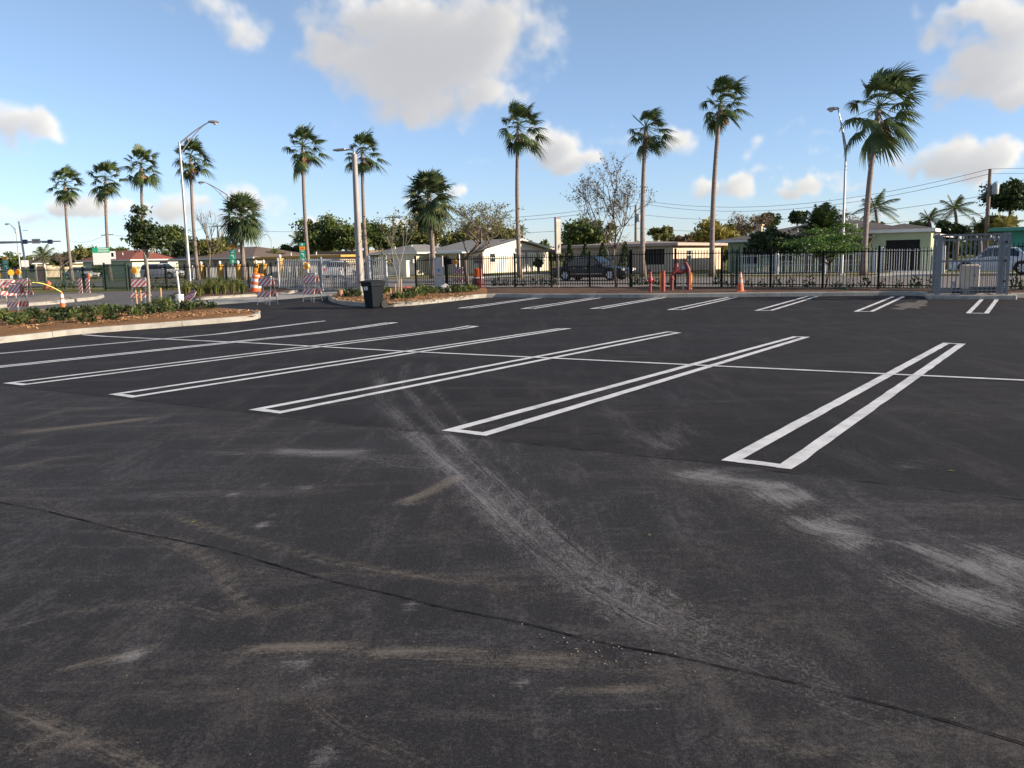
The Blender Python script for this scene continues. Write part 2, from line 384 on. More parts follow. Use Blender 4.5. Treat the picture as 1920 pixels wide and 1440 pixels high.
def lot_mesh():
    xs = np.concatenate([np.linspace(-70, -10, 16)[:-1], np.arange(-10, 11.0, .07), np.linspace(11, 70, 16)])
    ys = np.concatenate([[-20, -8, 0], np.arange(1.6, 13.0, .07), [13.5, 15, 17, 19.5, 22, 25, 28, 31, 33.5, 36, 40, 44, 46]])
    X, Y = np.meshgrid(xs, ys); nx, ny = len(xs), len(ys)
    # trim along the street-side: pull the far rows to the fence line
    Z = np.interp(Y, [k for k, _ in KN], [z for _, z in KN])
    me = bpy.data.meshes.new('parking_lot')
    vs_ = np.stack([X, Y, Z], -1).reshape(-1, 3)
    i = np.arange(nx * ny).reshape(ny, nx)
    fs_ = np.stack([i[:-1, :-1], i[:-1, 1:], i[1:, 1:], i[1:, :-1]], -1).reshape(-1, 4)
    me.vertices.add(len(vs_)); me.vertices.foreach_set('co', vs_.astype(np.float32).ravel())
    me.loops.add(fs_.size); me.loops.foreach_set('vertex_index', fs_.astype(np.int32).ravel())
    me.polygons.add(len(fs_)); me.polygons.foreach_set('loop_start', np.arange(0, fs_.size, 4, dtype=np.int32))
    me.update(calc_edges=True)
    dust = np.zeros(X.shape); chalk = np.zeros(X.shape); flow = np.zeros(X.shape + (3,)); flow[..., 0] = X; flow[..., 1] = Y; sid = [0]
    n1 = fbm(X * 1.3 + 50, Y * 1.3 + 50, 5, 4); n2 = fbm(X * 6 + 90, Y * 6 + 20, 9, 4); n3 = fbm(X * 14 + 90, Y * 14 + 20, 19, 3)
    def stroke(arr, pts, w, amp, ragged=.8):
        pp = [G(*p) for p in pts]
        best = np.full(X.shape, 1e9); tt = np.zeros(X.shape); tot = sum((b_ - a_).length for a_, b_ in zip(pp, pp[1:])); run = 0
        for a_, b_ in zip(pp, pp[1:]):
            d = Vector((b_.x - a_.x, b_.y - a_.y)); L_ = max(d.length, 1e-6)
            k = np.clip(((X - a_.x) * d.x + (Y - a_.y) * d.y) / L_ ** 2, 0, 1)
            ds = np.hypot(X - a_.x - k * d.x, Y - a_.y - k * d.y)
            sg = np.where((X - a_.x) * d.y - (Y - a_.y) * d.x > 0, 1.0, -1.0); side = sg * ds if a_ is pp[0] else np.where(ds < best, sg * ds, side)
            tt = np.where(ds < best, (run + k * L_) / tot, tt); best = np.minimum(best, ds); run += L_
        fade = np.clip(np.minimum(tt, 1 - tt) * 6, 0, 1) ** .6
        ln_ = fbm(tt * tot * 1.1 + sid[0] * 3, side * 9 + sid[0], 41, 4)
        v_ = amp * np.exp(-(best / w) ** 2) * (.25 + .75 * fade) * np.clip(1 - ragged + ragged * 1.5 * (ln_ + .25 * n1), 0, 1.5)
        sid[0] += 7.3; sel = (v_ > .04) & (v_ > dust) & (v_ > chalk); flow[..., 0] = np.where(sel, tt * tot, flow[..., 0]); flow[..., 1] = np.where(sel, side, flow[..., 1]); flow[..., 2] = np.where(sel, sid[0], flow[..., 2])
        np.maximum(arr, v_, out=arr)
    # tyre tracks that swing out of the stalls towards the lower right
    T1 = [(712, 690), (712, 745), (775, 815), (862, 895), (955, 985), (1065, 1080), (1200, 1160), (1350, 1225), (1520, 1300), (1720, 1375)]
    stroke(chalk, T1, .14, .55); stroke(chalk, [(p[0] + 46, p[1] - 16) for p in T1], .10, .50)
    stroke(chalk, [(p[0] + 90, p[1] - 28) for p in T1], .05, .40); stroke(chalk, [(p[0] - 34, p[1] + 12) for p in T1[3:8]], .04, .4)
    stroke(chalk, [(700, 700), (735, 790), (830, 860), (900, 900)], .25, .28)
    stroke(dust, [(742, 946), (800, 925), (868, 888)], .07, .9); stroke(chalk, [(742, 946), (790, 944)], .03, .6)
    # broad chalky wash on the right
    for pts, w, a_ in (([(1270, 880), (1400, 905), (1500, 930)], .22, .7), ([(1420, 905), (1560, 985), (1700, 1010), (1830, 1060), (1960, 1120)], .22, .66),
                       ([(1560, 1000), (1660, 1050), (1780, 1110), (1960, 1170)], .2, .5), ([(1640, 985), (1760, 1000), (1960, 1075)], .13, .75), ([(1100, 765), (1220, 790), (1300, 840)], .35, .35),
                       ([(1150, 800), (1260, 850), (1330, 870)], .2, .4), ([(1640, 800), (1720, 800), (1765, 775)], .05, .5), ([(1660, 870), (1920, 905)], .4, .3), ([(1450, 900), (1640, 985)], .1, .7)):
        stroke(chalk, pts, w, a_)
    pt_ = fbm(X * 2.4 + 7, Y * 2.4 + 3, 71, 4); chalk *= np.where(X > 1.2, np.clip((pt_ - .32) * 4.2, .25, 1.2), 1)
    for pts, w, a_ in (([(505, 845), (600, 850), (705, 848)], .14, .75), ([(380, 848), (470, 852)], .07, .45), ([(640, 850), (760, 865), (880, 880)], .25, .3)):
        stroke(chalk, pts, w, a_)
    # tan sweeps in the near aisle
    for pts, w, a_ in (([(0, 815), (140, 800), (300, 782)], .14, .75), ([(0, 800), (120, 770), (260, 762)], .2, .3), ([(0, 880), (100, 860), (210, 850)], .12, .45), ([(-20, 940), (60, 925)], .1, .3),
                       ([(330, 1000), (400, 1060), (440, 1110), (480, 1150), (510, 1175)], .045, .55), ([(280, 950), (420, 1000), (620, 1052), (830, 1085), (1060, 1100)], .06, .5), ([(0, 905), (120, 960), (300, 1010), (420, 1060), (600, 1090)], .12, .35),
                       ([(395, 1240), (470, 1215), (600, 1210), (760, 1222), (1000, 1226), (1120, 1228)], .035, .85), ([(420, 1236), (560, 1222), (800, 1235), (1120, 1250), (1400, 1275)], .07, .45), ([(420, 1242), (470, 1252), (520, 1268)], .012, .7),
                       ([(1000, 1290), (1140, 1290), (1330, 1302)], .03, .6), ([(0, 1180), (120, 1150), (230, 1135), (350, 1140)], .05, .5), ([(100, 1260), (200, 1235), (290, 1215)], .04, .55), ([(0, 1255), (35, 1252)], .02, .7),
                       ([(0, 1320), (120, 1370), (240, 1420), (330, 1470)], .06, .5), ([(40, 1390), (80, 1420)], .06, .5), ([(280, 1120), (420, 1160), (560, 1140), (640, 1120)], .08, .4), ([(560, 1300), (640, 1370), (800, 1440)], .08, .35),
                       ([(800, 1085), (960, 1110), (1150, 1150)], .05, .4), ([(1350, 1380), (1520, 1410), (1700, 1440)], .05, .4), ([(900, 1330), (1100, 1390), (1300, 1430)], .06, .3), ([(1500, 730), (1700, 770), (1920, 790)], .5, .3),
                       ([(900, 700), (1050, 720), (1200, 760)], .4, .3), ([(640, 960), (760, 990), (900, 1000)], .1, .25)):
        stroke(dust, pts, w, a_)
    # boot and tyre scuffs
    for (x_, y_, w, a_) in ((490, 985, .05, .8), (515, 966, .035, .6), (440, 927, .045, .7), (556, 1246, .035, .95), (603, 1276, .035, .95), (243, 1230, .04, .9), (205, 1240, .03, .5), (615, 1420, .035, .8), (690, 1140, .03, .5), (770, 1137, .035, .8),
                            (495, 910, .05, .5), (570, 915, .06, .6), (985, 1285, .03, .6), (1050, 1290, .03, .5), (1080, 1190, .04, .5)):
        q = G(x_, y_); v_ = a_ * np.exp(-((X - q.x) ** 2 + ((Y - q.y) * .75) ** 2) / w ** 2 * .7) * (.4 + 1.2 * n3); np.maximum(chalk, v_, out=chalk)
    for nm, arr in (('dust', dust), ('chalk', chalk)):
        at_ = me.attributes.new(nm, 'FLOAT', 'POINT'); at_.data.foreach_set('value', arr.astype(np.float32).ravel())
    at_ = me.attributes.new('flow', 'FLOAT_VECTOR', 'POINT'); at_.data.foreach_set('vector', flow.astype(np.float32).ravel())
    me.materials.append(M_lot); return me
lot = tag(link('parking_lot', lot_mesh()), kind='structure')

# ---- painted markings
def paint_mat():
    m, t, b = nt('white_line_paint'); v = texco(t)
    n = noise(t, v, 5, 6, .7); g = noise(t, v, 180, 3, .8)
    c = ramp(t, n, [(.3, (.50, .50, .51)), (.6, (.70, .70, .71))]); wr_ = math_(t, 'ADD', math_(t, 'MULTIPLY', noise(t, v, 2.2, 5, .7), .55), math_(t, 'MULTIPLY', g, .6)); c = mixc(t, ramp(t, wr_, [(.60, (0, 0, 0)), (.72, (.75, .75, .75))]), c, (.12, .115, .115, 1))
    t.links.new(c, b.inputs['Base Color']); b.inputs['Roughness'].default_value = .75; bumpn(t, g, .4, .004, b); return m
M_paint = paint_mat()
def strip_pts(p, q, n=None):
    L_ = (q - p).length; n = n or max(2, int(L_ / .35)); return [p.lerp(q, i / n) for i in range(n + 1)]
def paint_line(mb, p, q, w, wob=.013, dz=.005, wave=None):
    d = Vector((q.x - p.x, q.y - p.y)).normalized(); n = Vector((-d.y, d.x)); L_, Rr = [], []
    pts = strip_pts(p, q); off = random.random() * 50
    for i, c in enumerate(pts):
        o1, o2 = wob * (mnoise.noise((i * .9 + off, 1, 0))), wob * (mnoise.noise((i * .9 + off, 7, 0)))
        s_ = wave(i / (len(pts) - 1)) if wave else 0
        a_ = Vector((c.x, c.y)) + n * (w / 2 + o1 + s_); b_ = Vector((c.x, c.y)) - n * (w / 2 + o2 - s_)
        L_.append((a_.x, a_.y, zt(a_.y) + dz)); Rr.append((b_.x, b_.y, zt(b_.y) + dz))
    k = len(pts); mb.add(L_ + Rr, [(i, i + k, i + k + 1, i + 1) for i in range(k - 1)])
def hairpin(nl, nr, fr, fl, w=.125, closed_far=True, wave=None):
    nl, nr, fr, fl = [Vector((q.x, q.y, 0)) for q in (nl, nr, fr, fl)]
    ax = (fl - nl).normalized(); sd_ = (nr - nl); sd_ = (sd_ - ax * sd_.dot(ax)); wd = sd_.length; sd_ = sd_.normalized()
    mb = MB(); i1, i2 = sd_ * (w / 2), sd_ * -(w / 2)
    paint_line(mb, nl + i1, fl + i1, w, wave=wave); paint_line(mb, nr + i2, fr + i2, w, wave=wave)
    e1 = nl + ax * (w / 2) ; e2 = nr + ax * (w / 2); paint_line(mb, e1.lerp(e2, w / wd), e1.lerp(e2, 1 - w / wd), w * .95)
    if closed_far: f1 = fl - ax * (w / 2); f2 = fr - ax * (w / 2); paint_line(mb, f1.lerp(f2, w / wd), f1.lerp(f2, 1 - w / wd), w * .95)
    return mb.build('stall_marking', M_paint, lot, fix=False)
HP = [[(1352, 864), (1485, 881), (1811, 645), (1768, 643)], [(828, 808), (912, 818), (1519, 632), (1487, 631)], [(466, 769), (525, 776), (1278, 624), (1250, 622)],
      [(203, 740), (248, 746), (1072, 616), (1047, 616)], [(5, 719), (42, 723), (899, 612), (876, 611)]]
HPW = [[G(*p) for p in h] for h in HP]
step = HPW[0][0] - HPW[1][0]
HPW.append([p + step for p in HPW[0]])            # the row goes on beyond the frame
for h in HPW: hairpin(*h)
fv = HPW[4][0] - HPW[4][3]
for (fr, fl, side) in (((747, 605), (724, 605), G(0, 688)), ((612, 602), (592, 603), G(0, 663))):
    fr, fl = G(*fr), G(*fl); d = (side - (fr + fl) / 2); d.z = 0; d = d.normalized() * fv.length
    wv = (lambda u: .10 * math.exp(-((u - .80) / .05) ** 2)) if side.y < 16 else None
    hairpin(fl + d, fr + d, fr, fl, wave=wv)
mb = MB(); pts = [G(*p) for p in ((155, 628), (480, 644), (770, 660), (1030, 672), (1320, 686), (1640, 701), (1920, 714), (2150, 725), (2600, 746))]
for p, q in zip(pts, pts[1:]): paint_line(mb, p, q, .115, dz=.009)
mb.build('row_divider_marking', M_paint, lot, fix=False)
for h in ([(857, 578), (882, 578), (1022, 558), (1005, 558)], [(975, 579), (1003, 579), (1132, 558), (1113, 558)], [(1105, 579), (1131, 579), (1250, 558), (1231, 558)], [(1250, 581), (1281, 581), (1384, 557.5), (1363, 557.5)],
          [(1414, 582.5), (1449, 582.5), (1535, 556), (1510, 556)], [(1600, 584.5), (1638, 584.5), (1697, 556.5), (1671, 556.5)], [(1811, 587.5), (1854, 588), (1873, 561.5), (1837, 561.5)]):
    hairpin(*[G(*p) for p in h], w=.115, closed_far=False)
# paving joint across the aisle: a ragged open crack with a lip of loose mix
def joint(pts, w, name):
    pp = [G(*p) for p in pts]; run = []
    for p, q in zip(pp, pp[1:]): run += strip_pts(p, q, max(4, int((q - p).length / .035)))[:-1]
    L_, Rr = [], []
    for i, c in enumerate(run):
        d = (run[min(i + 1, len(run) - 1)] - run[max(i - 1, 0)]); n = Vector((-d.y, d.x)).normalized()
        k = w * max(.22, .42 + .9 * mnoise.noise((i * .17, 3, 0)) + .5 * mnoise.noise((i * .9, 5, 0))); o = w * (1.6 * mnoise.noise((i * .09, 9, 0)) + .7 * mnoise.noise((i * .6, 19, 0)))
        a_, b_ = Vector((c.x, c.y)) + n * (o + k), Vector((c.x, c.y)) + n * (o - k)
        L_.append((a_.x, a_.y, zt(a_.y) + .004)); Rr.append((b_.x, b_.y, zt(b_.y) + .004))
    k = len(run); return MB().add(L_ + Rr, [(i, i + k, i + k + 1, i + 1) for i in range(k - 1)]).build(name, mat('joint_tar', (.011, .011, .012), .95, var=.3, scale=60, spec=.1), lot, fix=False)
joint([(-10, 940), (100, 962), (230, 995), (330, 1012), (470, 1045), (600, 1085), (760, 1122), (960, 1166), (1100, 1198), (1250, 1228), (1450, 1272), (1650, 1320), (1940, 1402), (2060, 1436)], .009, 'paving_joint')
joint([(-10, 722), (203, 744), (466, 774), (700, 801), (912, 824), (1130, 848), (1352, 870), (1485, 888), (1700, 912), (1940, 940)], .010, 'paving_joint')
# grit shed along the joint and over the aisle
def pebbles(name, n, sampler, rmin, rmax, m, label):
    mb = MB()
    for _ in range(n):
        p = sampler(); r = random.uniform(rmin, rmax); a_ = random.random() * 6.28
        k = 6; ring = lambda rr, z: [(p.x + rr * math.cos(a_ + 6.283 * j / k) * random.uniform(.75, 1.2), p.y + rr * math.sin(a_ + 6.283 * j / k) * random.uniform(.75, 1.2), p.z + z) for j in range(k)]
        mb.loft([ring(r, 0.001), ring(r * .95, r * .55), ring(r * .45, r * .95)], True)
    return tag(mb.build(name, m), label, 'gravel', kind='stuff')
JL = [(1000, 1178), (1130, 1215), (1260, 1240)]
def samp_joint():
    u = random.gauss(.45, .22); x_ = 1000 + u * 330; y_ = 1180 + u * 62 + abs(random.gauss(0, 22)) * (1 if random.random() < .8 else -.3)
    return G(x_, y_)
def samp_any():
    return G(random.uniform(-50, 1950), 840 + 590 * random.random() ** .7)
M_grit = leafmat('limestone_grit', [(.14, .125, .105), (.28, .25, .2), (.10, .095, .085)], .9, 0)
pebbles('loose_grit', 70, samp_joint, .0010, .0045, M_grit, 'pale limestone grit spilled along the open paving joint')
pebbles('loose_grit', 90, samp_any, .0015, .0035, M_grit, 'scattered pale grit lying over the dark aisle')
def leaf_litter(px, py, s, col, label):
    p = G(px, py, .004); mb = MB()
    mb.add([(-s, 0, 0), (0, -.35 * s, .2 * s), (s, 0, .05 * s), (0, .35 * s, .25 * s), (0, 0, .1 * s)], [(0, 1, 4), (1, 2, 4), (2, 3, 4), (3, 0, 4)])
    tag(mb.build('fallen_leaf', mat('leaf_' + label[:6], col, .6), None, p, random.random() * 6), label, 'leaf')
leaf_litter(1218, 1003, .022, (.16, .2, .03), 'small green leaf lying on the dark aisle')
leaf_litter(1783, 883, .03, (.42, .30, .08), 'small yellow leaf lying in the sealed stall row at right')
leaf_litter(363, 979, .02, (.45, .27, .07), 'small tan leaf lying on the aisle at left')

# ---- street, drive, verge
def kerb_mat():
    m, t, b = nt('kerb_concrete'); v = texco(t); n = noise(t, v, 2.5, 6, .7); g = noise(t, v, 60, 4, .7); rub = noise(t, texco(t, scale=(1, 1, 3)), 1.3, 7, .75)
    c = ramp(t, n, [(.3, (.25, .235, .21)), (.55, (.36, .345, .315)), (.75, (.43, .41, .38))])
    c = mixc(t, ramp(t, rub, [(.56, (0, 0, 0)), (.66, (.7, .7, .7))]), c, (.09, .085, .08, 1)); c = mixc(t, math_(t, 'MULTIPLY', g, .35), c, (.20, .18, .15, 1))
    t.links.new(c, b.inputs['Base Color']); b.inputs['Roughness'].default_value = .9; bumpn(t, g, .4, .01, b); return m
M_conc = kerb_mat()
M_mulch = None
def mulch_mat(name, cols):
    m, t, b = nt(name); v = texco(t); w = texco(t, scale=(1, 2.2, 1))
    n = noise(t, w, 16, 7, .75); n2 = noise(t, v, 1.2, 4)
    c = ramp(t, n, [(.3, cols[0]), (.5, cols[1]), (.68, cols[2])]); c = mixc(t, math_(t, 'MULTIPLY', n2, .5), c, (*cols[1], 1))
    t.links.new(c, b.inputs['Base Color']); b.inputs['Roughness'].default_value = .95; b.inputs['Specular IOR Level'].default_value = .1
    bumpn(t, n, 1.0, .05, b); return m
M_mulch = mulch_mat('pine_bark_mulch', [(.10, .045, .022), (.24, .125, .06), (.40, .27, .15)])
M_mulchd = mulch_mat('dark_bark_mulch', [(.045, .028, .022), (.12, .075, .055), (.25, .18, .14)])
drape('street', [S(-190, -7.6), S(120, -7.6), S(120, 6.5), S(-190, 6.5)], 0.012, M_road)
for (a0, a1) in ((-190, -70), (-70, -20), (-20, 120)):
    pass
M_sand = mat('pale_sand', (.19, .165, .14), .95, var=.25, scale=2, bump=.5, bscale=14)
def gp(pts, dz=0.0): return [G(x_, y_, dz) for x_, y_ in pts]
drape('entrance_drive', gp([(-60, 596), (120, 588), (330, 574), (480, 566), (610, 556), (640, 550), (730, 545), (560, 541), (300, 545), (0, 552), (-60, 554)]), 0.006, M_drive)
drape('gutter_strip', gp([(300, 580), (420, 571), (490, 566), (600, 556), (640, 551), (640, 547), (590, 549.5), (480, 555.5), (380, 562), (300, 569)]), 0.012, M_conc)
def kerb(pts, side, h=.15, w=.16, name='kerb', closed=False, seg=3.0, dzs=0.0):
    root = bpy.data.objects.new(name, None); C.objects.link(root); root['kind'] = 'structure'
    pts = [Vector((p.x, p.y)) for p in pts]
    fine = []
    for p, q in zip(pts, pts[1:]):
        n = max(1, int((q - p).length / .4)); fine += [p.lerp(q, i / n) for i in range(n)]
    fine.append(pts[-1])
    # smooth corners a little
    for _ in range(2): fine = [fine[0]] + [(fine[i - 1] + fine[i] * 2 + fine[i + 1]) / 4 for i in range(1, len(fine) - 1)] + [fine[-1]]
    acc = 0; cur = [fine[0]]; secs = []
    for p, q in zip(fine, fine[1:]):
        acc += (q - p).length; cur.append(q)
        if acc >= seg: secs.append(cur); cur = [q]; acc = 0
    if len(cur) > 1: secs.append(cur)
    prof = [(0, -.04), (.012, h * .8), (.03, h * .97), (.055, h), (w, h), (w, -.04)]
    for sc_ in secs:
        rings = []
        for i, p in enumerate(sc_):
            d = (sc_[min(i + 1, len(sc_) - 1)] - sc_[max(i - 1, 0)]).normalized(); n = Vector((-d.y, d.x)) * side
            e = p + d * (.006 if i == 0 else -.006 if i == len(sc_) - 1 else 0)
            rings.append([(e.x + n.x * u, e.y + n.y * u, zt(e.y) + z_ + dzs + random.uniform(-.002, .002)) for u, z_ in prof])
        MB().loft(rings, True).build('kerb_section', M_conc, root)
    return root, fine
K_back = gp([(616, 559), (615, 563.5), (628, 569), (650, 573), (690, 575.5), (735, 576), (770, 573.5), (830, 567), (880, 561), (912, 557.5), (1000, 558.5), (1100, 558.5), (1200, 558.5), (1400, 556.5), (1600, 555), (1700, 554), (1728, 554.5), (1738, 556)])
kerb(K_back, 1, name='kerb')
kerb(gp([(1896, 558.5), (1990, 557), (2150, 556)]), 1, name='kerb')
def bed(name, poly, dz, m, bumps=.03, cell=.35, seed=0, kind='structure'):
    """raised planting bed: triangulated sheet with a mounded, uneven surface"""
    bm = bmesh.new(); vs_ = [bm.verts.new((p.x, p.y, 0)) for p in poly]; bm.faces.new(vs_)
    xs = [p.x for p in poly]; ys = [p.y for p in poly]
    for ax, lo, hi in ((0, min(xs), max(xs)), (1, min(ys), max(ys))):
        k = lo + cell
        while k < hi:
            no = (1, 0, 0) if ax == 0 else (0, 1, 0); co = (k, 0, 0) if ax == 0 else (0, k, 0)
            bmesh.ops.bisect_plane(bm, geom=bm.verts[:] + bm.edges[:] + bm.faces[:], plane_co=co, plane_no=no); k += cell
    bmesh.ops.triangulate(bm, faces=bm.faces[:])
    for v in bm.verts:
        edge = 0 if v.is_boundary else 1
        v.co.z = zt(v.co.y) + dz + edge * bumps * (1 + 1.3 * mnoise.noise((v.co.x * 1.1 + seed, v.co.y * 1.1, 0)) + .8 * mnoise.noise((v.co.x * 3.3, v.co.y * 3.3, seed)))
    bmesh.ops.recalc_face_normals(bm, faces=bm.faces)
    if sum(f.normal.z for f in bm.faces) < 0: bmesh.ops.reverse_faces(bm, faces=bm.faces)
    me = bpy.data.meshes.new(name); bm.to_mesh(me); bm.free(); me.materials.append(m)
    me.polygons.foreach_set('use_smooth', [True] * len(me.polygons))
    return tag(link(name, me), kind=kind)
def inset(pts, side, d):
    o = []
    for i, p in enumerate(pts):
        t_ = (pts[min(i + 1, len(pts) - 1)] - pts[max(i - 1, 0)]); n = Vector((-t_.y, t_.x)).normalized() * side
        o.append(Vector((p.x + n.x * d, p.y + n.y * d, 0)))
    return o
isl_line = inset(K_back[1:10], 1, .10)
verge_line = inset(K_back[9:], 1, .10)
back_isl = [S(AT(912, -10.6)[0], -10.6), S(AT(730, -10.6)[0], -10.6), G(690, 549), G(640, 552)]
bed('island_bed', isl_line + [verge_line[0]] + back_isl, .115, M_mulch, .035, .5, 3)
bed('verge_bed', [verge_line[0]] + verge_line[1:] + [G(1738, 550), G(1760, 549), S(AT(1760, -10.2)[0], -10.2), S(AT(912, -10.6)[0], -10.6)], .115, M_mulchd, .03, .6, 8)
bed('verge_bed', inset(gp([(1896, 558.5), (1990, 557), (2150, 556)]), 1, .1) + [S(AT(2120, -10.2)[0], -10.2), S(AT(1762, -10.2)[0], -10.2), G(1762, 549)], .115, M_mulchd, .03, .6, 9)
# left planting island
K_left = gp([(-90, 655), (-20, 646), (120, 629), (250, 619), (400, 607), (465, 602), (484, 600), (493, 596), (488, 590.5), (462, 588.5), (400, 584.5), (300, 582), (150, 584.5), (0, 592), (-110, 600)])
kerb(K_left, 1, name='kerb')
bed('island_bed', inset(K_left, 1, .10), .115, M_mulch, .05, .4, 5)
# planting bed with tall grasses beside the entrance, and the sandy median at far left
bl = gp([(330, 566), (380, 562.5), (480, 556), (545, 551), (560, 547), (520, 543), (420, 543), (340, 548), (322, 556)])
kerb(bl[:5], 1, h=.12, w=.3, name='kerb'); bed('grass_bed', bl, .09, M_mulchd, .05, .6, 12)
md = gp([(-70, 584), (0, 578), (110, 570.5), (185, 561.5), (198, 557), (170, 555), (110, 558), (0, 566), (-70, 572)])
kerb(md[:6], 1, h=.14, name='kerb'); bed('sand_median', inset(md, 1, .05), .1, M_sand, .07, .6, 22)
# far side: footpath and house drives
M_path = mat('footpath_concrete', (.36, .35, .33), .9, var=.15, scale=1.5, bump=.2)
drape('footpath', [S(-190, 10.5), S(120, 10.5), S(120, 12.0), S(-190, 12.0)], 0.01, M_path)
for px0, px1 in ((905, 975), (1655, 1760), (540, 660)):
    a0, a1 = AT(px0, 11)[0], AT(px1, 11)[0]
    drape('house_drive', [S(a0, 6.5), S(a1, 6.5), S(a1, 19.5), S(a0, 19.5)], 0.022, M_path)
# ------------------------------------------------------------------ vegetation
M_bark = mat('grey_bark', (.16, .125, .10), .95, var=.35, scale=5, bump=.6, bscale=25, stretch=(1, 1, .3))
M_palmbark = mat('palm_bark', (.215, .17, .15), .95, var=.25, scale=3, bump=.8, bscale=7, stretch=(.3, .3, 3))
L_palm = leafmat('palm_leaf', [(0.042, 0.068, 0.024), (0.068, 0.105, 0.033), (0.112, 0.143, 0.045)], .5, .2)
L_sabal = leafmat('sabal_leaf', [(0.045, 0.072, 0.030), (0.075, 0.105, 0.045), (0.135, 0.158, 0.068)], .5, .2)
L_dead = leafmat('dead_frond', [(.24, .135, .07), (.36, .22, .115), (.18, .105, .06)], .8, .15)
L_dark = leafmat('dark_leaf', [(0.021, 0.039, 0.013), (0.039, 0.063, 0.019), (0.075, 0.099, 0.030)], .45, .2)
L_mid = leafmat('mid_leaf', [(0.045, 0.075, 0.018), (0.083, 0.120, 0.030), (0.150, 0.173, 0.045)], .5, .25)
L_olive = leafmat('olive_leaf', [(0.083, 0.098, 0.027), (0.150, 0.158, 0.045), (0.240, 0.210, 0.068)], .55, .25)
L_yellow = leafmat('yellowing_leaf', [(0.135, 0.150, 0.030), (0.255, 0.225, 0.053), (0.390, 0.285, 0.060)], .55, .3)
L_bright = leafmat('bright_leaf', [(0.053, 0.112, 0.018), (0.090, 0.173, 0.033), (0.150, 0.225, 0.045)], .5, .3)
L_brown = leafmat('dry_leaf', [(0.130, 0.085, 0.050), (0.200, 0.130, 0.075), (0.100, 0.085, 0.040)], .7, .2)
L_twig = leafmat('sparse_leaf', [(.06, .06, .03), (.11, .09, .045), (.16, .12, .06)], .6, .2)
L_coco = leafmat('coconut_leaf', [(0.045, 0.075, 0.018), (0.090, 0.120, 0.030), (0.180, 0.173, 0.045)], .5, .25)
def quads_mesh(name, V, mats):
    """V: (n,4,3) array of quads"""
    n = len(V); me = bpy.data.meshes.new(name)
    me.vertices.add(n * 4); me.vertices.foreach_set('co', V.astype(np.float32).ravel())
    me.loops.add(n * 4); me.loops.foreach_set('vertex_index', np.arange(n * 4, dtype=np.int32))
    me.polygons.add(n); me.polygons.foreach_set('loop_start', np.arange(0, n * 4, 4, dtype=np.int32))
    me.update(calc_edges=True); me.materials.append(mats); return me
def leaf_quads(Pn, size, out=None, aspect=.5, rs=np.random):
    n = len(Pn); u = rs.normal(size=(n, 3)); 
    if out is not None: u = u * .8 + out * .7
    u /= np.linalg.norm(u, axis=1)[:, None]
    r = rs.normal(size=(n, 3)); v = np.cross(u, r); v /= np.linalg.norm(v, axis=1)[:, None] + 1e-9
    s_ = (size * rs.uniform(.6, 1.35, n))[:, None]
    return np.stack([Pn - u * s_, Pn - v * s_ * aspect, Pn + u * s_, Pn + v * s_ * aspect], 1)
WIND = Vector((.8, .15, 0))
def fan_frond(d, lp, r, droop, wind, nl=20, spread=112):
    """one costapalmate palm leaf: bowed stalk and a fan of drooping blades"""
    d = d.normalized(); side = d.cross(Vector((0, 0, 1)))
    side = side.normalized() if side.length > .05 else Vector((1, 0, 0))
    nrm = side.cross(d).normalized()
    mb = MB(); pts = []
    for i in range(4):
        k = i / 3; pts.append(d * lp * k + Vector((0, 0, -droop * .22 * lp * k * k)) + WIND * wind * .12 * lp * k * k)
    mb.tube(pts, [.022, .018, .014, .01], 4)
    hub = pts[-1]; roll_ = random.uniform(-.5, .5); side = (side * math.cos(roll_) + nrm * math.sin(roll_))
    for j in range(nl):
        a = R(-spread + 2 * spread * (j + .5) / nl + random.uniform(-3, 3))
        ln = r * (1 - .30 * abs(a) / R(spread)) * random.uniform(.88, 1.08)
        bd = d * math.cos(a) + side * math.sin(a); ws = bd.cross(nrm).normalized()
        rows = []
        for i in range(4):
            k = (0, .4, .75, 1)[i]; w = (.013, .050, .036, .003)[i] * r
            c = hub + bd * ln * k + Vector((0, 0, -droop * ln * .62 * k ** 2.4)) + WIND * (wind * ln * .5 * k * k) + nrm * random.uniform(-.02, .02)
            rows.append((c - ws * w, c + ws * w))
        vs_ = [q for rw in rows for q in rw]; mb.add(vs_, [(2 * i, 2 * i + 1, 2 * i + 3, 2 * i + 2) for i in range(3)])
    return mb
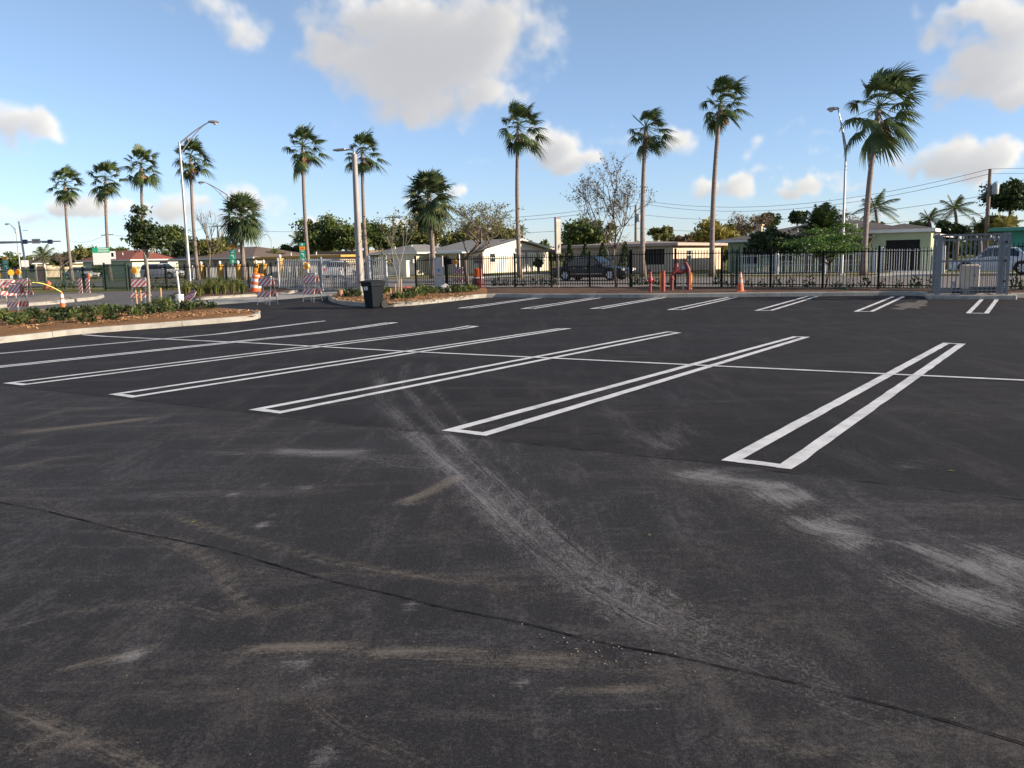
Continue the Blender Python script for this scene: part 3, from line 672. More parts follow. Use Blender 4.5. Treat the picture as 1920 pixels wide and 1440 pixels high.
def fan_palm(base, crown, Rm, label, group, n=30, sabal=False, wind=.5, trunk_r=.17, ndead=7, seed=0, wbase=1.5):
    random.seed(seed); root = thing('fan_palm', label, 'palm tree', base, 0, group)
    top = crown - base; top.z -= Rm * (.10 if not sabal else .16)
    pts, rad = [], []
    for i in range(15):
        k = i / 14; bow = math.sin(k * math.pi) * .012 * top.z
        pts.append(Vector((top.x * k ** 1.25 - bow * math.copysign(1, top.x or 1), top.y * k, top.z * k)))
        rad.append(trunk_r * (1 + (wbase - 1) * math.exp(-k * 14)) * (1 - .30 * k) * random.uniform(.97, 1.03) * (1.0 if i < 14 else 1.0))
    MB().tube(pts, rad, 10).build('trunk', M_palmbark, root, smooth='all')
    lp, fr = (Rm * .60, Rm * .47) if not sabal else (Rm * .48, Rm * .60)
    for i in range(n):
        k = (i + .5) / n; el = R(84 - (136 if not sabal else 148) * k ** (1.0 if not sabal else .95)); az = i * 2.39996 + random.uniform(-.3, .3)
        d = Vector((math.cos(az) * math.cos(el), math.sin(az) * math.cos(el), math.sin(el)))
        s_ = random.uniform(.72, 1.18) if not sabal else random.uniform(.88, 1.1); dr = (.35 + .75 * k) * (1 if not sabal else .75)
        w_ = wind * random.uniform(.7, 1.3)
        dd = (d + WIND * w_ * .28)
        fan_frond(dd, lp * s_, fr * s_, dr, w_, 24 if not sabal else 22).build('frond', L_palm if not sabal else L_sabal, root, top + Vector((0, 0, .1 * Rm * (1 - k))), fix=False)
    for i in range(ndead):
        az = i * 2.4 + random.random(); d = Vector((math.cos(az) * .38, math.sin(az) * .38, -.92)) + WIND * wind * .18
        fan_frond(d, lp * .45, fr * random.uniform(.6, .95), .5, wind * .5, 11, 38).build('dead_frond', L_dead, root, top - Vector((0, 0, .06 * Rm)), fix=False)
    return root
GP = 'tall wind-blown palms along the street'
PALMS = [(136, (121, 343), 31, False, .35, 'leftmost tall fan palm beside the traffic signal arm'), (208, (197, 333), 32, False, .35, 'tall fan palm rising behind the green and white road sign'),
         (277, (264, 308), 36, False, .35, 'tall fan palm rising directly behind the young island tree'), (372, (357, 294), 36, False, .45, 'tall fan palm half hidden behind the left cobra lamp post'),
         (459, (452, 398), 40, True, .1, 'short round cabbage palm beside the small orange and green route sign'), (581, (567, 272), 38, False, .5, 'tall slim fan palm between the round cabbage palm and the concrete lamp column'),
         (690, (679, 283), 39, False, .5, 'tall fan palm just behind the concrete lamp column'), (812, (803, 362), 49, True, .1, 'short wide cabbage palm in front of the white house'),
         (975, (971, 236), 44, False, .55, 'tall fan palm in front of the lit white gable'), (1206, (1211, 238), 40, False, .9, 'ragged tall fan palm beside the nearly bare tree'),
         (1335, (1351, 188), 47, False, .8, 'tall fan palm rising behind the red pipework'), (1619, (1648, 196), 70, False, .8, 'largest wind-blown fan palm at right before the green house')]
for i, (bx, (cx, cy), rp, sab, wd, lab) in enumerate(PALMS):
    a_, p = AT(bx, 8.0); cr = P(cx, cy, p.y); k = p.y / F
    fan_palm(p, cr, rp * k * (1.2 if sab else 1.12 if i < 11 else 1.14), lab, GP if not sab else 'short round cabbage palms', n=52 if sab else 31 if i < 11 else 36, sabal=sab, wind=wd, trunk_r=(.165 if not sab else .22) * (1.0 if i < 11 else 1.05), seed=40 + i, ndead=11 if not sab else 8)
random.seed(3)
def pinnate_frond(d, ln, droop, nl=26, w=.035):
    d = d.normalized(); side = d.cross(Vector((0, 0, 1)))
    side = side.normalized() if side.length > .05 else Vector((1, 0, 0))
    mb = MB(); ax = []
    for i in range(9):
        k = i / 8; ax.append(d * ln * k + Vector((0, 0, -droop * ln * k * k * .8)) + WIND * .1 * ln * k * k)
    mb.tube(ax, [.03 * (1 - .8 * i / 8) for i in range(9)], 4)
    for j in range(nl):
        k = .12 + .86 * j / nl; i = min(7, int(k * 8)); c = ax[i].lerp(ax[i + 1], k * 8 - i); t_ = (ax[i + 1] - ax[i]).normalized()
        l2 = ln * .27 * math.sin(math.pi * min(1, .15 + k * .85)) ** .6
        for s_ in (-1, 1):
            v = (side * s_ + t_ * .55 + Vector((0, 0, -.35 - random.random() * .3))).normalized(); e = c + v * l2 + Vector((0, 0, -.12 * l2))
            u = t_ * w * ln * .35; mb.add([c - u, c + u, e + u * .25, e - u * .25], [(0, 1, 2, 3)])
    return mb
def coconut(name, label, base, crown, Rm, n=15, lm=None, group=None, tr=.14, up=80, seed=1, cat='palm tree'):
    random.seed(seed); root = thing(name, label, cat, base, 0, group); top = crown - base
    MB().tube([top * (i / 8) + Vector((.05 * top.z * math.sin(i / 8 * 3.1), 0, 0)) for i in range(9)], [tr * (1.3 - .5 * i / 8) for i in range(9)], 8).build('trunk', M_palmbark, root, smooth='all')
    for i in range(n):
        k = (i + .5) / n; el = R(up - 105 * k); az = i * 2.39996 + random.uniform(-.3, .3)
        d = Vector((math.cos(az) * math.cos(el), math.sin(az) * math.cos(el), math.sin(el)))
        pinnate_frond(d, Rm * random.uniform(.9, 1.15), .35 + .35 * k).build('frond', lm or L_coco, root, top, fix=False)
    return root
for (px, py, rp, t_, lab, sd_) in ((1641, 390, 50, 42, 'coconut palm showing above the green house roof', 1), (1790, 392, 42, 36, 'coconut palm near the right utility pole', 2), (1742, 412, 34, 30, 'low feathery palm behind the green house corner', 3),
                                   (80, 482, 34, 20, 'feathery palm at far left by the pink gate', 4), (560, 452, 30, 36, 'coconut palm above the yellow flat-roofed house', 5), (1300, 446, 17, 60, 'tiny distant palm behind the beige house', 6),
                                   (516, 482, 26, 26, 'low clumping palm left of the yellow flat-roofed house', 7), (1022, 462, 12, 70, 'tiny distant palm behind the white gable', 8), (475, 486, 22, 27, 'low dark palm behind the round cabbage palm', 9),
                                   (978, 430, 16, 44, 'small fan-shaped palm right behind the trunk of the tall palm at the white gable', 10), (1885, 425, 40, 30, 'yellowing feathery palm above the teal roof', 11), (1835, 430, 34, 33, 'feathery palm left of the teal roof', 12)):
    a_, p = AT(px, t_); coconut('feather_palm', lab, p, P(px, py, p.y), rp * p.y / F, group='feathery palms among the houses', seed=60 + sd_, lm=L_yellow if sd_ in (11,) else None, n=15 if rp > 20 else 11)
a_, p = AT(1545, 15.5); coconut('dense_palm', 'dense dark palm with upswept fronds in front of the green house', p, P(1540, 432, p.y), 66 * p.y / F, n=40, lm=L_dark, tr=.2, up=88, seed=5)

def crown_leaves(c, rx, ry, nclump, per, size, rs, squash=1.0, fill=.55, flat=0):
    P_, O_ = [], []
    cs = []
    for i in range(nclump):
        v = rs.normal(size=3); v /= np.linalg.norm(v); k = rs.uniform(fill, 1.0)
        if v[2] < -.55: v[2] *= .4
        q = np.array([v[0] * rx * k * rs.uniform(.85, 1.1), v[1] * rx * k, v[2] * ry * k]); cs.append(q)
        cr = rs.uniform(.22, .40) * min(rx, ry * 1.2)
        g = rs.normal(size=(per, 3)) * cr * .55; g[:, 2] *= .75 if not flat else .3
        P_.append(np.array(c) + q + g); O_.append(g / (np.linalg.norm(g, axis=1)[:, None] + 1e-6))
    return np.concatenate(P_), np.concatenate(O_), cs
def leafy_tree(name, label, base, cc, rx, ry, lm, nclump=34, per=110, size=.16, tr=.18, group=None, seed=0, cat='tree', bark=None, flat=0, fill=.5):
    rs = np.random.RandomState(seed); random.seed(seed); root = thing(name, label, cat, base, 0, group)
    cc = Vector(cc) - Vector(base)
    pts, out, cs = crown_leaves(cc, rx, ry, nclump, per, size, rs, flat=flat, fill=fill)
    mb = MB(); fork = Vector((cc.x * .6, cc.y * .6, max(.3, cc.z - ry * .75)))
    mb.tube([Vector((0, 0, -.05)), fork * .5 + Vector((.04, 0, 0)), fork, fork.lerp(cc, .6)], [tr * 1.25, tr, tr * .85, tr * .45], 8)
    for q in cs[::max(1, len(cs) // 14)]:
        e = cc + Vector(q); m1 = fork.lerp(e, .5) + Vector((0, 0, .12 * ry)); mb.tube([fork, m1, e], [tr * .5, tr * .3, tr * .1], 5)
    mb.build('trunk', bark or M_bark, root, smooth='all')
    o = link('crown', quads_mesh('crown', leaf_quads(pts, size, out, .55, rs), lm), root)
    return root
def bare_tree(name, label, base, h, spread, lm, nleaf, lsize, seed, tr=.12, cat='tree', group=None, levels=5, lean=(0, 0), trunk_k=.35, upb=.6, kids=(3, 4), bark=None, width=None, leader=False):
    rs = random.Random(seed); root = thing(name, label, cat, base, 0, group); mb = MB(); tips = []
    def grow(p, d, ln, r, lv):
        n = 3; pts = [p]; q = p
        for i in range(n):
            g_ = .04 if lv == levels else .13; d = (d + Vector((rs.gauss(0, g_), rs.gauss(0, g_), rs.gauss(.03, .08)))).normalized(); q = q + d * ln / n; pts.append(q)
        mb.tube(pts, [r * (1 - .35 * i / n) for i in range(n + 1)], 6 if lv > 2 else 4)
        if lv <= 1: tips.extend(pts[1:])
        if lv == 0: return
        if leader and lv >= levels - 2: grow(pts[-1], (d + Vector((0, 0, .8))).normalized(), ln * .8, r * .75, lv - 1)
        for k in range(rs.randint(*kids)):
            o = Vector((rs.gauss(0, 1), rs.gauss(0, 1), 0)).normalized() * spread
            nd = (d * upb + o + Vector((0, 0, rs.uniform(.05, .5)))).normalized()
            st = pts[-1] if k < 2 else pts[rs.randint(1, n)]
            grow(st, nd, ln * rs.uniform(.62, .82), r * .55, lv - 1)
    d0 = Vector((lean[0], lean[1], 1)).normalized()
    grow(Vector((0, 0, 0)), d0, h * trunk_k, tr, levels)
    zmax = max(v[2] for v in mb.v); xs_ = sorted(v[0] for v in mb.v); kz = h / zmax; kx = (width / (xs_[-1] - xs_[0])) if width else kz
    fx = lambda v: (v[0] * (1 + (kx - 1) * min(1, v[2] / (zmax * .35))), v[1] * (1 + (kx - 1) * min(1, v[2] / (zmax * .35))), v[2] * kz)
    mb.v = [fx(v) for v in mb.v]; tips = [Vector(fx(v)) for v in tips]
    mb.build('trunk', bark or M_bark, root, smooth='all')
    nrs = np.random.RandomState(seed); ix = nrs.randint(0, len(tips), nleaf)
    pts = np.array([tips[i] for i in ix]) + nrs.normal(size=(nleaf, 3)) * lsize * 1.2
    link('crown', quads_mesh('crown', leaf_quads(pts, lsize, None, .5, nrs), lm), root); return root
# background trees: (centre px, py, rx px, ry px, depth line t, leaf, label)
BT = [(880, 446, 40, 22, 46, L_mid, 'green treetop behind the white house ridge left of the tall palm', ''), (1240, 440, 30, 16, 50, L_olive, 'olive treetop between the bare tree and the tall palm', ''), (660, 452, 34, 30, 33, L_mid, 'leafy tree filling the gap by the concrete lamp column', ''), (1640, 428, 26, 12, 48, L_mid, 'treetop just above the green house ridge', ''), (225, 478, 34, 16, 42, L_mid, 'green treetop above the left end of the red roof', ''), (1380, 436, 26, 22, 46, L_olive, 'thin treetop between the yellowing tree and the green house', ''),
      (608, 446, 60, 46, 34, L_mid, 'broad mango tree behind the yellow flat-roofed house', 'sea'), (690, 444, 42, 34, 38, L_mid, 'round dark green tree behind the concrete lamp column', ''), (738, 452, 46, 36, 40, L_dark, 'dark dense tree around the left utility pole', ''),
      (788, 442, 40, 36, 32, L_olive, 'olive green tree behind the white house roof', ''), (545, 474, 26, 20, 34, L_mid, 'small green tree left of the mango tree', ''), (938, 444, 44, 26, 34, L_olive, 'pale olive tree above the right end of the white house roof', ''),
      (1106, 440, 56, 36, 34, L_mid, 'broad green tree behind the beige house', ''), (1340, 446, 44, 40, 36, L_yellow, 'yellowing tree right of the beige house', ''), (1438, 416, 21, 20, 42, L_dark, 'small round dark tree above the green house roof', ''),
      (1494, 409, 20, 16, 44, L_dark, 'small dark tree above the middle of the green house roof', ''), (1892, 372, 48, 40, 34, L_dark, 'large dark tree at the right edge behind the utility pole', ''), (1868, 428, 40, 26, 32, L_olive, 'low olive tree below the large dark tree', ''),
      (1775, 436, 34, 24, 30, L_dark, 'dark bushy tree above the grey cage', ''), (1720, 428, 24, 16, 36, L_mid, 'green treetop between the green house and the utility pole', ''), (318, 448, 36, 36, 34, L_mid, 'leafy tree behind the staked island tree', ''), (352, 470, 30, 26, 32, L_dark, 'dark tree left of the tan house', ''),
      (400, 474, 34, 30, 24, L_olive, 'brownish green tree in front of the tan house', ''), (425, 462, 24, 24, 36, L_mid, 'green tree beside the second lamp post', ''), (120, 490, 26, 18, 24, L_dark, 'dark tree between the feathery palm and the red-roofed house', ''), (165, 482, 36, 18, 40, L_olive, 'olive treetop behind the red roof', ''),
      (30, 492, 34, 14, 30, L_mid, 'low green tree at the far left edge', ''), (188, 508, 22, 14, 20, L_dark, 'dark green shrub below the red roof', ''), (1010, 494, 8, 12, 19, L_dark, 'tiny clipped bush by the white house wall', ''), (1450, 460, 52, 36, 15, L_dark, 'dark drooping tree in front of the green house', ''),
      (1280, 452, 30, 12, 52, L_brown, 'reddish dry treetop above the beige house roof', ''), (862, 452, 44, 24, 40, L_olive, 'olive tree behind the white house ridge', '')]
for i, (px, py, rx, ry, t_, lm, lab, _) in enumerate(BT):
    a_, p = AT(px, t_); k = p.y / F; cc = P(px, py, p.y)
    leafy_tree('broadleaf_tree', lab, p, cc, rx * k * .88, ry * k * .78, lm, nclump=max(16, int(rx * 1.1)), per=130, size=max(.10, .075 + .0011 * p.y), tr=.05 + .12 * rx * k / 3, group='trees among the houses', seed=200 + i, fill=.45)
# far tree line closing the view
rsx = random.Random(5)
def far_wood():
    Q = []; rs = np.random.RandomState(9)
    for i in range(64):
        px = -60 + i * 32 + rs.uniform(-14, 14); a_, p = AT(px, 95 + rs.uniform(-12, 25)); k = p.y / F
        hh = rs.uniform(22, 44) * k; pts, out, _ = crown_leaves((p.x, p.y, p.z + hh * .5), 26 * k, hh * .55, 14, 60, .4, rs); Q.append(leaf_quads(pts, .55, out, .6, rs))
    o = link('distant_wood', quads_mesh('distant_wood', np.concatenate(Q), L_mid)); tag(o, 'far belt of green trees along the horizon behind the houses', 'trees', kind='stuff')
far_wood()
# nearly bare trees inside and along the fence
def bt(px, t_, top, *a_, **k_):
    aa, p = AT(px, t_); return bare_tree(a_[0], a_[1], p + Vector((0, 0, k_.pop('dz', 0))), HT(px, top, p.y), *a_[2:], **k_)
bt(877, -9.2, 384, 'sparse_tree', 'thin-leaved spreading tree behind the black fence near the orange barricade', .95, L_olive, 2600, .055, 25, tr=.09, levels=6, trunk_k=.24, upb=.75, dz=.12, width=5.0, kids=(3, 3))
bt(1155, -10.9, 290, 'sparse_tree', 'tall nearly bare tree standing beside the black sedan', .8, L_twig, 1900, .045, 36, tr=.062, levels=5, trunk_k=.25, upb=.7, dz=.12, width=4.0, leader=True, kids=(3, 3))
bt(393, 10, 385, 'sparse_tree', 'slender leafless young tree behind the entrance fence', .35, L_olive, 150, .06, 8, tr=.09, levels=4, trunk_k=.33, upb=1.2)
bt(1403, 40, 395, 'sparse_tree', 'bare reddish tree left of the small round dark tree', .8, L_brown, 700, .12, 14, tr=.2, levels=5, trunk_k=.28)
bt(1560, 46, 378, 'sparse_tree', 'bare twiggy tree behind the green house ridge', .8, L_brown, 500, .12, 15, tr=.2, levels=5, trunk_k=.28)
bt(115, 12, 470, 'sparse_tree', 'leafless grey shrub tree by the leftmost palm', .8, L_brown, 150, .07, 18, tr=.1, levels=5, trunk_k=.26)
# bright layered tree in front of the fence
p = G(1548, 537.5, .13); k = p.y / F
leafy_tree('young_tree', 'bright green young tree with flat layered branches before the black fence', p, P(1560, 462, p.y), 78 * k, 46 * k, L_bright, nclump=44, per=110, size=.05, tr=.035, seed=77, flat=1, fill=.35)
pA = P(1552, 505, p.y)
# ---- staked young tree on the left island
p = G(279, 584, .13); k = p.y / F
leafy_tree('staked_tree', 'young dark-leaved tree tied to wooden stakes on the left island', p, P(274, 444, p.y), 35 * k, 56 * k, L_dark, nclump=34, per=85, size=.062, tr=.045, seed=91, fill=.3, bark=mat('pale_bark', (.33, .29, .25), .9, bump=.4))
M_stake = mat('pine_stake', (.48, .30, .14), .8, var=.2, scale=8, stretch=(1, 1, .2))
def stake(px, py, top, lab, lean=0.0, r=.03, dz=.13):
    q = G(px, py, dz); h = (py - top) * q.y / F
    mb = MB().tube([(0, 0, -.1), (lean * h * .5, 0, h * .5), (lean * h, 0, h - .01), (lean * h, 0, h)], [r, r, r, r * .6], 8)
    return tag(mb.build('wooden_stake', M_stake, None, q, smooth=True), lab, 'stake', 'wooden tree stakes')
s1 = stake(258, 579, 544, 'leftmost wooden stake by the young island tree', -.03); s2 = stake(266, 578, 544, 'wooden stake just left of the young island tree trunk'); s3 = stake(303, 574, 540, 'wooden stake right of the young island tree', .02)
def strap(pts, lab, r=.012):
    tag(MB().tube(pts, r, 6).build('tie_strap', mat('black_webbing', (.02, .02, .025), .7), smooth='all'), lab, 'strap')
T = Vector((p.x, p.y, p.z + .62))
strap([Vector(s1.location) + Vector((-.02, 0, .52)), T + Vector((-.1, 0, .02)), T + Vector((.045, -.03, 0))], 'black strap from the left stake to the young island tree')
strap([Vector(s3.location) + Vector((0, 0, .12)), (T + Vector(s3.location)) / 2 + Vector((.02, 0, -.03)), T], 'black strap sloping from the island tree to the right stake', .014)
# ---- sapling on the right island, leaning, and its stakes
p = G(746, 556, .13); k = p.y / F
bare_tree('staked_sapling', 'thin leaning sapling with sparse leaves behind the wheeled bin', p, 3.4, .5, L_olive, 420, .05, 12, tr=.03, levels=4, lean=(.17, 0), trunk_k=.45, upb=1.1, bark=MATS['pale_bark'])
stake(753, 557, 523, 'tall wooden stake by the leaning sapling', 0); stake(733, 559, 541, 'short wooden stake beside the wheeled bin', 0, .028)
stake(742, 555, 532, 'middle wooden stake left of the leaning sapling', 0, .022)
# ---- low shrubs
def shrub_mesh(name, n, h, w, size, lm, seed, up=.7):
    rs = np.random.RandomState(seed); pts = []; out = []
    for i in range(n):
        az = rs.uniform(0, 6.28); k = rs.uniform(.1, 1) ** .6; z_ = rs.uniform(.1, 1) * h * (1.1 - .5 * k)
        pts.append((math.cos(az) * w * k, math.sin(az) * w * k, z_)); out.append((math.cos(az) * k, math.sin(az) * k, up))
    out = np.array(out); u = out + rs.normal(size=out.shape) * .35; u /= np.linalg.norm(u, axis=1)[:, None]; pts = np.array(pts)
    v = np.cross(u, rs.normal(size=u.shape)); v /= np.linalg.norm(v, axis=1)[:, None]; s_ = (size * rs.uniform(.7, 1.3, n))[:, None]
    return quads_mesh(name, np.stack([pts - u * s_ * .3, pts + u * s_ * .45 + v * s_ * .32, pts + u * s_ * 1.2, pts + u * s_ * .45 - v * s_ * .32], 1), lm)
SH = [shrub_mesh('shrub', 95, .26, .19, .085, L_dark, 400 + i) for i in range(3)] + [shrub_mesh('shrub', 80, .24, .2, .085, L_mid, 410 + i) for i in range(2)]
SHF = [shrub_mesh('shrub', 60, .48, .16, .075, L_dark, 420 + i, .9) for i in range(3)]
def blade_mesh(n, h, w, lm, seed):
    rs = random.Random(seed); mb = MB()
    for i in range(n):
        az = rs.uniform(0, 6.28); r0 = rs.uniform(0, .2) * w; l_ = h * rs.uniform(.6, 1.1); o = rs.uniform(.2, .9) * w
        c, s_ = math.cos(az), math.sin(az); b0 = Vector((c * r0, s_ * r0, 0)); b1 = Vector((c * (r0 + o * .4), s_ * (r0 + o * .4), l_ * .65)); b2 = Vector((c * (r0 + o), s_ * (r0 + o), l_ * rs.uniform(.6, 1)))
        n_ = Vector((-s_, c, 0)) * .016; mb.add([b0 - n_, b0 + n_, b1 + n_, b1 - n_, b2], [(0, 1, 2, 3), (3, 2, 4)])
    me_o = mb.build('grass_clump', lm, fix=False); me = me_o.data; bpy.data.objects.remove(me_o); return me
GR = [blade_mesh(110, .75, .42, L_olive, 430), blade_mesh(120, .8, .45, L_mid, 431)]
def plant(me, p, s_, label, group, name='shrub'):
    o = link(name, me, None, p, random.random() * 6.28); o.scale = (s_ * random.uniform(.9, 1.15), s_ * random.uniform(.9, 1.15), s_ * random.uniform(.85, 1.15)); return tag(o, label, 'shrub' if name == 'shrub' else 'grass', group)
random.seed(11)
ORD = 'first second third fourth fifth sixth seventh eighth ninth tenth eleventh twelfth thirteenth fourteenth fifteenth sixteenth seventeenth eighteenth nineteenth twentieth'.split()
ORD += ['twenty-' + o for o in ORD[:9]] + ['thirtieth'] + ['thirty-' + o for o in ORD[:9]]
LI = [(37, 609), (78, 608), (8, 600), (30, 596), (52, 593), (68, 599), (88, 596), (118, 604), (95, 597), (140, 596), (150, 590), (163, 606), (120, 590), (133, 586), (180, 592), (175, 586), (205, 590), (225, 588), (210, 583), (240, 583), (252, 594), (272, 587), (292, 590), (208, 601),
      (320, 586), (318, 579), (300, 575), (345, 581), (357, 583), (372, 578), (395, 580), (312, 573), (288, 575), (190, 585), (160, 589), (103, 590), (62, 590), (20, 604)]
for i, q in enumerate(sorted(LI)): plant(random.choice(SH), G(q[0], q[1], .14), random.uniform(.7, 1.3), ORD[i] + ' low shrub from the left edge on the bark-covered left island', 'shrubs on the left island')
RI = [(655, 556), (668, 557), (725, 548), (712, 552), (762, 554), (775, 551), (790, 550), (800, 549), (812, 551), (822, 548), (835, 550), (845, 549), (768, 560), (782, 556), (858, 547), (866, 548), (878, 547), (886, 546), (742, 561), (752, 561)]
for i, q in enumerate(sorted(RI)): plant(random.choice(SH), G(q[0], q[1], .14), random.uniform(.8, 1.35), ORD[i] + ' low shrub from the left in the bark bed around the wheeled bin', 'shrubs on the bin-side island')
for i, px in enumerate((932, 948, 966, 982, 1000, 1018, 1036, 1188, 1205, 1232, 1258, 1345, 1358, 1404, 1428, 1456, 1482, 1517, 1567, 1594, 1620, 1653, 1682, 1716, 1744, 1900, 1918)):
    a_, p = AT(px, -10.8); plant(random.choice(SHF), p + Vector((0, 0, .13)), random.uniform(.8, 1.25), ORD[i] + ' knee-high shrub from the left along the black fence', 'shrubs along the black fence')
for i, q in enumerate(sorted([(352, 552), (366, 549), (380, 551), (395, 548), (410, 549), (424, 547), (372, 556), (390, 555), (405, 555), (420, 553), (436, 551), (360, 556), (448, 549), (440, 546), (400, 545), (456, 552), (350, 557), (414, 544)])):
    plant(GR[i % 2], G(q[0], q[1], .1), random.uniform(.75, 1.1), ORD[i] + ' tuft of tall arching grass from the left in the entrance bed', 'grasses in the entrance bed', 'grass_clump')
for i, px in enumerate((100, 118, 135, 155, 172, 255, 268, 282, 296, 312, 326, 340)):
    a_, p = AT(px, -12.0); plant(random.choice(SHF), p, random.uniform(1.0, 1.4), ORD[i] + ' dark shrub from the left at the foot of the far-left fence', 'shrubs along the green fence')
# bark chips, real flakes over the two near islands
def chips(name, poly_px, n, cols, label, dz=.17):
    rs = np.random.RandomState(3); pts = []
    while len(pts) < n:
        k = rs.rand(); i = rs.randint(len(poly_px)); (x0, y0, y1) = poly_px[i]; px = x0 + rs.uniform(-20, 20); py = rs.uniform(y0, y1); q = G(px, py, .115); pts.append((q.x, q.y, q.z + rs.uniform(.015, .075)))
    u = rs.normal(size=(n, 3)) * np.array([1, 1, .3]); u /= np.linalg.norm(u, axis=1)[:, None]; v = np.cross(u, rs.normal(size=(n, 3)) * np.array([.4, .4, 1])); v /= np.linalg.norm(v, axis=1)[:, None]
    s_ = rs.uniform(.02, .05, n)[:, None]; pts = np.array(pts)
    me = quads_mesh(name, np.stack([pts - u * s_ - v * s_ * .3, pts + u * s_ - v * s_ * .3, pts + u * s_ + v * s_ * .3, pts - u * s_ + v * s_ * .3], 1), leafmat('bark_chip', cols, .9, 0))
    tag(link(name, me), label, 'mulch', kind='stuff')
chips('bark_chips', [(x_, 590 + (250 - x_) * .02, 621 - x_ * .068 - max(0, x_ - 380) * .03) for x_ in range(0, 470, 12)], 5200, [(.14, .06, .028), (.30, .155, .07), (.46, .32, .18)], 'loose bark chips covering the left island')
chips('bark_chips', [(x_, 553, 571 - abs(x_ - 720) * .05 - max(0, x_ - 780) * .06) for x_ in range(640, 880, 12)], 2200, [(.12, .05, .028), (.26, .125, .06), (.40, .26, .15)], 'loose bark chips around the concrete lamp column')
# ------------------------------------------------------------------ fences
def proj(v):
    X, Y, Z = v.x, v.y, v.z - CAMH; c, s_ = math.cos(PITCH), math.sin(PITCH)
    d = Y * c - Z * s_; x_ = F * X / d; y_ = -F * (Y * s_ + Z * c) / d; cr, sr = math.cos(ROLL), math.sin(ROLL)
    return 960 + x_ * cr - y_ * sr, 720 + x_ * sr + y_ * cr
M_black = mat('black_powder_coat', (.006, .0065, .007), .7, var=.2, spec=.15)
M_green = mat('green_powder_coat', (.010, .030, .022), .65, var=.2, spec=.2)
M_galv = mat('weathered_galvanised', (.42, .42, .42), .6, .2, var=.15, scale=4)
M_whitep = mat('white_metal_paint', (.62, .62, .62), .6, var=.1)
def bar(mb, p, q, w, h):
    """rectangular bar from p to q (width w across, height h)"""
    p, q = Vector(p), Vector(q); d = (q - p); n = Vector((-d.y, d.x, 0)); n = n.normalized() * w / 2 if n.length > 1e-6 else Vector((w / 2, 0, 0)); u = Vector((0, 0, h / 2))
    return mb.loft([[c - n - u, c + n - u, c + n + u, c - n + u] for c in (p, q)], True)
def fence(name, label, a0, a1, t_, h, m, panel=1.85, gap=.118, pk=.025, post=.075, rails=(.14, -.13), dz=0.0, pointed=False, post_h=.06, group=None, post_mat=None, cat='fence', skip=()):
    o0 = S(a0, t_, dz); root = thing(name, label, cat, o0, SROT, group)
    n = max(1, round((a1 - a0) / panel)); loc = lambda a_: (a_ - a0, 0, S(a_, t_, dz).z - o0.z)
    pm = MB().box((0, 0, (h + post_h) / 2 - .05), (post, post, h + post_h + .1)); pm.box((0, 0, h + post_h + .012), (post + .012, post + .012, .024), taper=.6)
    pme = pm.build('post', post_mat or m, root, loc(a0)); first = pme
    for i in range(1, n + 1): link('post', pme.data, root, loc(a0 + (a1 - a0) * i / n))
    for zz in rails:
        z_ = zz if zz > 0 else h + zz
        for i in range(n):
            b0, b1 = Vector(loc(a0 + (a1 - a0) * i / n)), Vector(loc(a0 + (a1 - a0) * (i + 1) / n)); b0.z += z_; b1.z += z_
            bar(MB(), b0 + Vector((post / 2 + .001, 0, 0)), b1 - Vector((post / 2 + .001, 0, 0)), .032, .035).build('rail', m, root)
    k = MB()
    if pointed: k.box((0, 0, h / 2), (pk * 1.5, .012, h - .08)); k.loft([[(x_ * .75 * pk, y_ * .006, h - .04) for x_, y_ in ((-1, -1), (1, -1), (1, 1), (-1, 1))], [(x_ * .08 * pk, y_ * .003, h + .03) for x_, y_ in ((-1, -1), (1, -1), (1, 1), (-1, 1))]], True)
    else: k.box((0, 0, h / 2 + .03), (pk, pk, h - .06))
    kme = None; cnt = 0; per = max(1, int((a1 - a0) / n / gap)); pw = (a1 - a0) / n
    for i in range(n):
        for j in range(1, per):
            l_ = loc(a0 + pw * i + pw * j / per); l_ = (l_[0], -.002, l_[2] + random.uniform(-.003, .003)); cnt += 1
            if kme is None: kme = k.build('picket', m, root, l_).data
            else: link('picket', kme, root, l_)
    return root
aL, aR = AT(781, -10.6)[0], AT(1757, -10.6)[0]
am = AT(1182, -10.6)[0]
fence('picket_fence', 'long black metal picket fence between the parking lot and the street', aL, am, -10.6, 1.47, M_black, dz=.12, group='black metal fence runs')
fence('picket_fence', 'black metal picket fence running from the red pipework to the grey cage', am + .06, aR, -10.6, 1.5, M_black, dz=.12, group='black metal fence runs')
fence('picket_fence', 'short black picket fence visible right of the grey cage', AT(1872, -10.6)[0], AT(1985, -10.6)[0], -10.6, 1.62, M_black, dz=.12, group='black metal fence runs')
fence('picket_fence', 'dark picket fence behind the entrance grasses and barricades', AT(244, -10.6)[0], AT(700, -10.6)[0], -10.6, 1.45, M_black, gap=.125)
fence('picket_fence', 'dark green picket fence at far left behind the flashing lights', AT(-40, -10.6)[0], AT(196, -10.6)[0], -10.6, 1.4, M_green, gap=.15, panel=2.4)
fence('sliding_gate', 'pale galvanised picket gate in front of the parked white cars', AT(524, -11.9)[0], AT(692, -11.9)[0], -11.9, 1.66, M_galv, panel=2.9, gap=.13, pk=.028, pointed=True, post=.07, cat='gate')
fence('picket_fence', 'short pale galvanised fence behind the concrete lamp column', AT(694, -12.3)[0], AT(726, -12.3)[0], -12.3, 1.66, M_galv, panel=1.0, gap=.115, pk=.028, pointed=True, post=.08)
